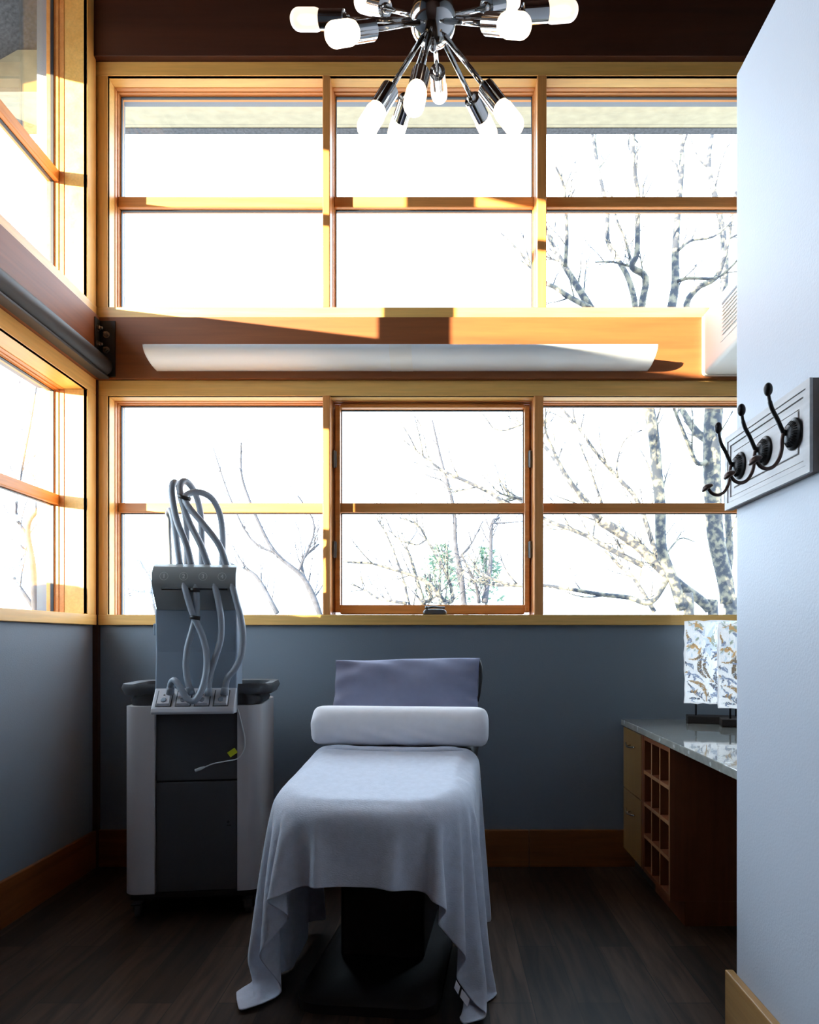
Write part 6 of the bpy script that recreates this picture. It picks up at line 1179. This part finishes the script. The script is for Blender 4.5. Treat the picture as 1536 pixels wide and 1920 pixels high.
# ------------------------------------------------------------------ bare trees outside
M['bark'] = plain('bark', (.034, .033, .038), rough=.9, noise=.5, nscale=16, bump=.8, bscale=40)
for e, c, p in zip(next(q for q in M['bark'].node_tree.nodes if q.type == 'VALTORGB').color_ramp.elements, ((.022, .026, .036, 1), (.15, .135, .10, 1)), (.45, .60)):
    e.color = c; e.position = p  # cream patches paint in sunlight, blue-dark ones shade, on the trunks
M['bark_far'] = plain('bark_far', (.035, .036, .045), rough=.9, noise=.4, nscale=10)
M['needles'] = plain('evergreen_needles', (.13, .21, .16), rough=.8, noise=.4, nscale=3)
def TP(p, Y): return Vector(((p[0]-830)*Y/FPX, Y, CAMZ + (1200-p[1])*Y/FPX))
ZA = lambda *pts: [(940+.2995*x, 740+.2995*y) for x, y in pts]     # measured in three crops of the view
ZB = lambda *pts: [(940+.2995*x, 120+.2995*y) for x, y in pts]
ZC = lambda *pts: [(560+.3385*x, 720+.3385*y) for x, y in pts]
rnd = random.Random(11)
def twigs(bm, P, r0, n, L, depth=2):
    for _ in range(n):
        i = rnd.randrange(1, len(P)-1); p = P[i]; t = (P[i+1]-P[i-1]).normalized()
        a = t.orthogonal().normalized(); a.rotate(Matrix.Rotation(rnd.uniform(0, 6.28), 3, t))
        d = (t*rnd.uniform(.5, 1.0) + a*rnd.uniform(.4, .9) + Vector((0, 0, .25))).normalized()
        l = L*rnd.uniform(.4, 1.1); pts = [p]
        for k in range(4):
            d = (d + Vector((rnd.uniform(-.25, .25), rnd.uniform(-.25, .25), rnd.uniform(-.15, .28)))).normalized(); pts.append(pts[-1]+d*l/4)
        S = spline(pts, 2)
        r = min(r0*.5, .012)
        tube(bm, S, [max(.0022, r*(1-.8*k/len(S))) for k in range(len(S))], 5)
        if depth > 1: twigs(bm, S, r, 2, L*.5, depth-1)
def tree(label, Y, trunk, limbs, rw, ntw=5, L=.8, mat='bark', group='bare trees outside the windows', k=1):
    """trunk / limbs: lists of (points, start radius, end radius, depth drift)"""
    pts, ra, rb = trunk; ra *= k; rb *= k; kk = k
    W_ = [TP(p, Y) for p in pts]
    base = Vector((W_[0].x + rnd.uniform(-.1, .1), Y, -3.2))
    if W_[0].z > -2.8: W_ = [base] + W_
    t = thing('bare_tree', label, 'tree', base, 0, group)
    S = [v-base for v in spline(W_, 6)]
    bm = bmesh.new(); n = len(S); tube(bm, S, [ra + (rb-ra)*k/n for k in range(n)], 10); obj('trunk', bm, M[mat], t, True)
    tb = bmesh.new(); twigs(tb, S[n//2:], rb, ntw, L)
    for pts, a, b_, drift in limbs:
        a *= kk; b_ *= kk
        Q = [TP(p, Y + drift*k/max(1, len(pts)-1)) - base for k, p in enumerate(pts)]
        Q = spline(Q, 4); m_ = len(Q)
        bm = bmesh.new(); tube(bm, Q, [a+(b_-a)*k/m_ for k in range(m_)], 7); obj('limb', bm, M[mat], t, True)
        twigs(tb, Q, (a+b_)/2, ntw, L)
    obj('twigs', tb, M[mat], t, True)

tree('bare tree with a slender leaning trunk seen through the right back panes', 6.6,
     (ZA((1180,1500),(1130,1340),(1085,1180),(1060,1120),(1003,950),(996,700),(975,480),(955,250),(920,60)) + [(1212, 735)], .05, .055),
     [([(1212,735),(1160,670)] + ZB((560,1530),(480,1400),(400,1270),(330,1150),(285,1040),(240,960)), .05, .012, .5),
      (ZB((400,1270),(410,1100),(405,930),(390,760),(340,640)), .022, .008, -.3),
      (ZB((560,1530),(430,1460),(340,1400),(270,1365),(190,1270),(100,1160),(0,1060)), .028, .008, .4),
      ([(1212,735),(1208,660)] + ZB((880,1530),(905,1340),(820,1270),(850,1180),(855,930),(855,800),(830,640),(830,430),(850,250)), .042, .010, -.4),
      (ZB((820,1270),(780,1110),(720,960),(690,800)), .016, .006, .3), (ZB((820,1270),(700,1240),(590,1240)), .014, .005, -.3),
      ([(1212,735),(1190,650)] + ZB((840,1530),(800,1350),(730,1220),(665,1100),(665,930),(640,800),(600,620),(570,440),(550,300)), .036, .010, .6),
      ([(1212,735),(1245,660)] + ZB((1065,1530),(1090,1370),(1090,1200),(1105,930),(1130,640),(1125,450),(1120,250)), .055, .016, .2),
      (ZB((1110,1165),(1190,1105),(1330,1080),(1440,990)), .016, .007, .2), (ZB((1100,1360),(1180,1340),(1340,1340),(1440,1270),(1500,1200)), .018, .008, -.2),
      (ZA((1060,1120),(940,1300),(800,1270),(620,1250),(460,1222),(270,1195),(60,1187),(-60,1150),(-130,1120)), .030, .010, .5),
      (ZA((1030,1000),(1120,900),(1210,920)), .012, .004, .3)], 0, 6, .55)
tree('thickest bare tree trunk seen at the right edge of the back windows', 7.4,
     (ZA((1440,1500),(1420,1300),(1400,1150),(1345,900),(1325,620),(1320,300),(1335,60)) + [(1345, 700)], .075, .10),
     [(ZA((1405,1160),(1430,1000),(1420,760),(1410,600)), .05, .03, .4),
      ([(1345,700)] + ZB((1165,1560),(1220,1410),(1340,1340),(1400,1200),(1440,990),(1470,800)), .04, .014, -.3),
      ([(1345,700),(1355,620)] + ZB((1390,1500),(1400,1200),(1370,950),(1300,650),(1320,440)), .06, .02, .5),
      (ZA((1320,400),(1230,430),(1160,280),(1080,80)), .03, .014, -.3), (ZA((1320,300),(1220,230),(1130,90)), .05, .03, .3)], 0, 3, .55)
tree('leaning many limbed bare tree crossing the lower right pane from right to left', 8.2,
     (ZA((1330,1500),(1300,1340),(1130,1200),(1000,1090),(860,950),(720,850),(620,790)), .05, .05),
     [(ZA((620,790),(540,680),(440,560),(350,420),(270,320),(190,200)), .040, .012, .6),
      (ZA((620,790),(430,540),(300,290),(260,150)), .02, .008, -.4),
      (ZA((1000,1090),(860,680),(730,520),(600,370),(500,230),(370,75)), .026, .012, .4),
      (ZA((730,520),(725,430),(770,290),(880,220)), .010, .004, -.3), (ZA((630,680),(560,480),(480,280)), .014, .006, .2),
      (ZA((960,1360),(830,1150),(740,1070),(650,980)), .024, .010, .4), (ZA((890,1070),(650,950),(550,890),(430,840),(270,775),(100,650),(0,670)), .030, .012, .5),
      (ZC((1260,690),(1140,660),(1060,600),(920,535),(800,480),(690,400),(620,340)), .03, .006, .4), (ZC((980,570),(900,590),(840,600)), .01, .004, .1),
      (ZC((1270,640),(1180,625),(1110,605)), .02, .006, -.2), (ZC((1290,200),(1190,240),(1130,258),(1060,240)), .014, .006, .2),
      (ZA((770,1000),(720,900)), .012, .005, .1)], 0, 8, .7, k=1.2)
tree('pale upright bare tree behind the middle casement pane', 12.0,
     (ZC((930,1400),(915,1210),(900,1050),(870,900),(865,740),(850,640),(790,420),(740,200)), .05, .012),
     [(ZC((915,1210),(880,1000),(960,880),(1020,760)), .02, .008, .6), (ZC((1000,1210),(980,1110),(900,940)), .03, .01, -.5),
      (ZC((1030,1210),(1045,1100),(1062,1000),(1070,780),(1110,740)), .05, .014, .4), (ZC((1070,770),(1130,770),(1250,760)), .014, .006, .3),
      (ZC((865,740),(820,560),(700,500)), .012, .005, .2)], 0, 10, 1.0, 'bark_far', k=1.25)
tree('low spreading bare tree whose arching branches fill the middle pane bottom', 9.5,
     (ZC((840,1420),(815,1260),(808,1210)), .05, .03),
     [(ZC((808,1210),(850,1200),(850,1150),(830,1080),(770,960),(710,860),(660,780),(560,740)), .022, .006, .5),
      (ZC((808,1210),(750,1130),(660,1070),(500,1020),(380,990),(240,985)), .022, .005, -.4),
      (ZC((700,1260),(690,1210),(660,1100),(620,960),(590,900)), .028, .006, .5), (ZC((680,1210),(740,1190),(700,1120)), .02, .006, .3),
      (ZC((640,1290),(610,1210),(570,1050),(490,840),(420,730)), .014, .005, .3), (ZC((600,1215),(450,1190),(380,1150),(300,1110)), .016, .005, .2),
      (ZC((710,860),(650,890),(540,850),(480,740)), .008, .004, .2), (ZC((1260,1117),(1130,1110),(1060,1110),(950,1080)), .022, .008, .2)], 0, 9, .8, k=1.6)
tree('thin pale bare tree seen behind the machine through the left back pane', 13.0,
     ([(612,1230),(598,1147),(570,1085),(520,1040),(490,990),(455,900),(452,830)], .04, .008),
     [([(598,1147),(565,1060),(598,1020)], .03, .01, .5), ([(520,1040),(470,1010),(430,930),(400,840)], .015, .006, .5), ([(560,1070),(590,990),(560,930)], .015, .006, .4),
      ([(520,1150),(480,1080),(440,1060)], .03, .008, .4), ([(300,1180),(285,1120),(283,1090),(262,1050)], .022, .008, .4), ([(285,1110),(240,1110)], .012, .005, .2)], 0, 12, 1.1, 'bark_far', k=1.7)
tree('bare tree with a crooked trunk seen through the lower left window', 8.5,
     ([(72,1220),(66,1143),(62,1061),(53,1005),(56,977),(73,952),(90,900)], .05, .014),
     [([(53,1005),(30,960),(45,860),(60,780),(72,700)], .02, .006, .3), ([(66,1143),(30,1090),(10,1060)], .03, .01, .3), ([(60,1040),(20,1010),(-30,990)], .012, .006, .2)], 0, 7, .8, 'bark_far')
def evergreen(label, c, Y, w, h, n):
    p = TP(c, Y); base = Vector((p.x, Y, -3.2))
    t = thing('evergreen_tree', label, 'tree', base, 0, 'far evergreens beyond the garden')
    top = p.z + h*.5 + 3.2
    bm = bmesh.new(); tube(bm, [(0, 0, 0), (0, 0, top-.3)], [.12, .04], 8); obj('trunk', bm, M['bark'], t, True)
    bm = bmesh.new()
    for _ in range(n):
        z = rnd.uniform(0, 1)**.8; rad = w*.5*(1-.75*z)*math.sqrt(rnd.random()); a = rnd.uniform(0, 6.28)
        q = Vector((rad*math.cos(a), rad*math.sin(a), top-h*1.6*(1-z)))
        d = Vector((math.cos(a), math.sin(a), rnd.uniform(-.2, .7))).normalized(); s = rnd.uniform(.12, .28)
        u = d.orthogonal().normalized()*s*.25; u.rotate(Matrix.Rotation(rnd.uniform(0, 3.1), 3, d))
        v_ = d.cross(u)
        f = [bm.verts.new(q-u), bm.verts.new(q+d*s), bm.verts.new(q+u)]; bm.faces.new(f)
        f = [bm.verts.new(q-v_), bm.verts.new(q+d*s), bm.verts.new(q+v_)]; bm.faces.new(f)
    obj('foliage', bm, M['needles'], t, recalc=False)
evergreen('left one of the two far green evergreens seen through the middle pane', (825, 1055), 24, 1.9, 1.2, 420)
evergreen('right one of the two far green evergreens seen through the middle pane', (912, 1058), 26, 1.7, 1.3, 360)

# ------------------------------------------------------------------ light, sky, camera
w = bpy.data.worlds.new('sky'); SC.world = w; w.use_nodes = True
bg = w.node_tree.nodes['Background']; bg.inputs['Color'].default_value = (.66, .82, 1.0, 1); bg.inputs['Strength'].default_value = 11.0
sun = bpy.data.lights.new('sun', 'SUN'); sun.energy = 46; sun.color = (1, .83, .60); sun.angle = R(.53)
so = bpy.data.objects.new('sun', sun); COL.objects.link(so); so.location = (-12, -5, 4)
so.rotation_euler = Vector((1, .91, -.117)).to_track_quat('-Z', 'Y').to_euler()

cam = bpy.data.cameras.new('camera'); co_ = bpy.data.objects.new('camera', cam); COL.objects.link(co_)
co_.location = (0, 0, CAMZ); co_.rotation_euler = (math.pi/2, 0, 0)
cam.sensor_width = 36; cam.lens = 24; cam.shift_x = -62/1920; cam.shift_y = 240/1920; cam.clip_start = .05; cam.clip_end = 300
SC.camera = co_
SC.view_settings.view_transform = 'Standard'; SC.view_settings.look = 'None'; SC.view_settings.exposure = 0.0; SC.view_settings.gamma = 1
SC.view_settings.use_curve_mapping = False
SC.cycles.use_denoising = True
SC.cycles.max_bounces = 10; SC.cycles.transparent_max_bounces = 24; SC.cycles.diffuse_bounces = 6
SC.cycles.sample_clamp_indirect = 8
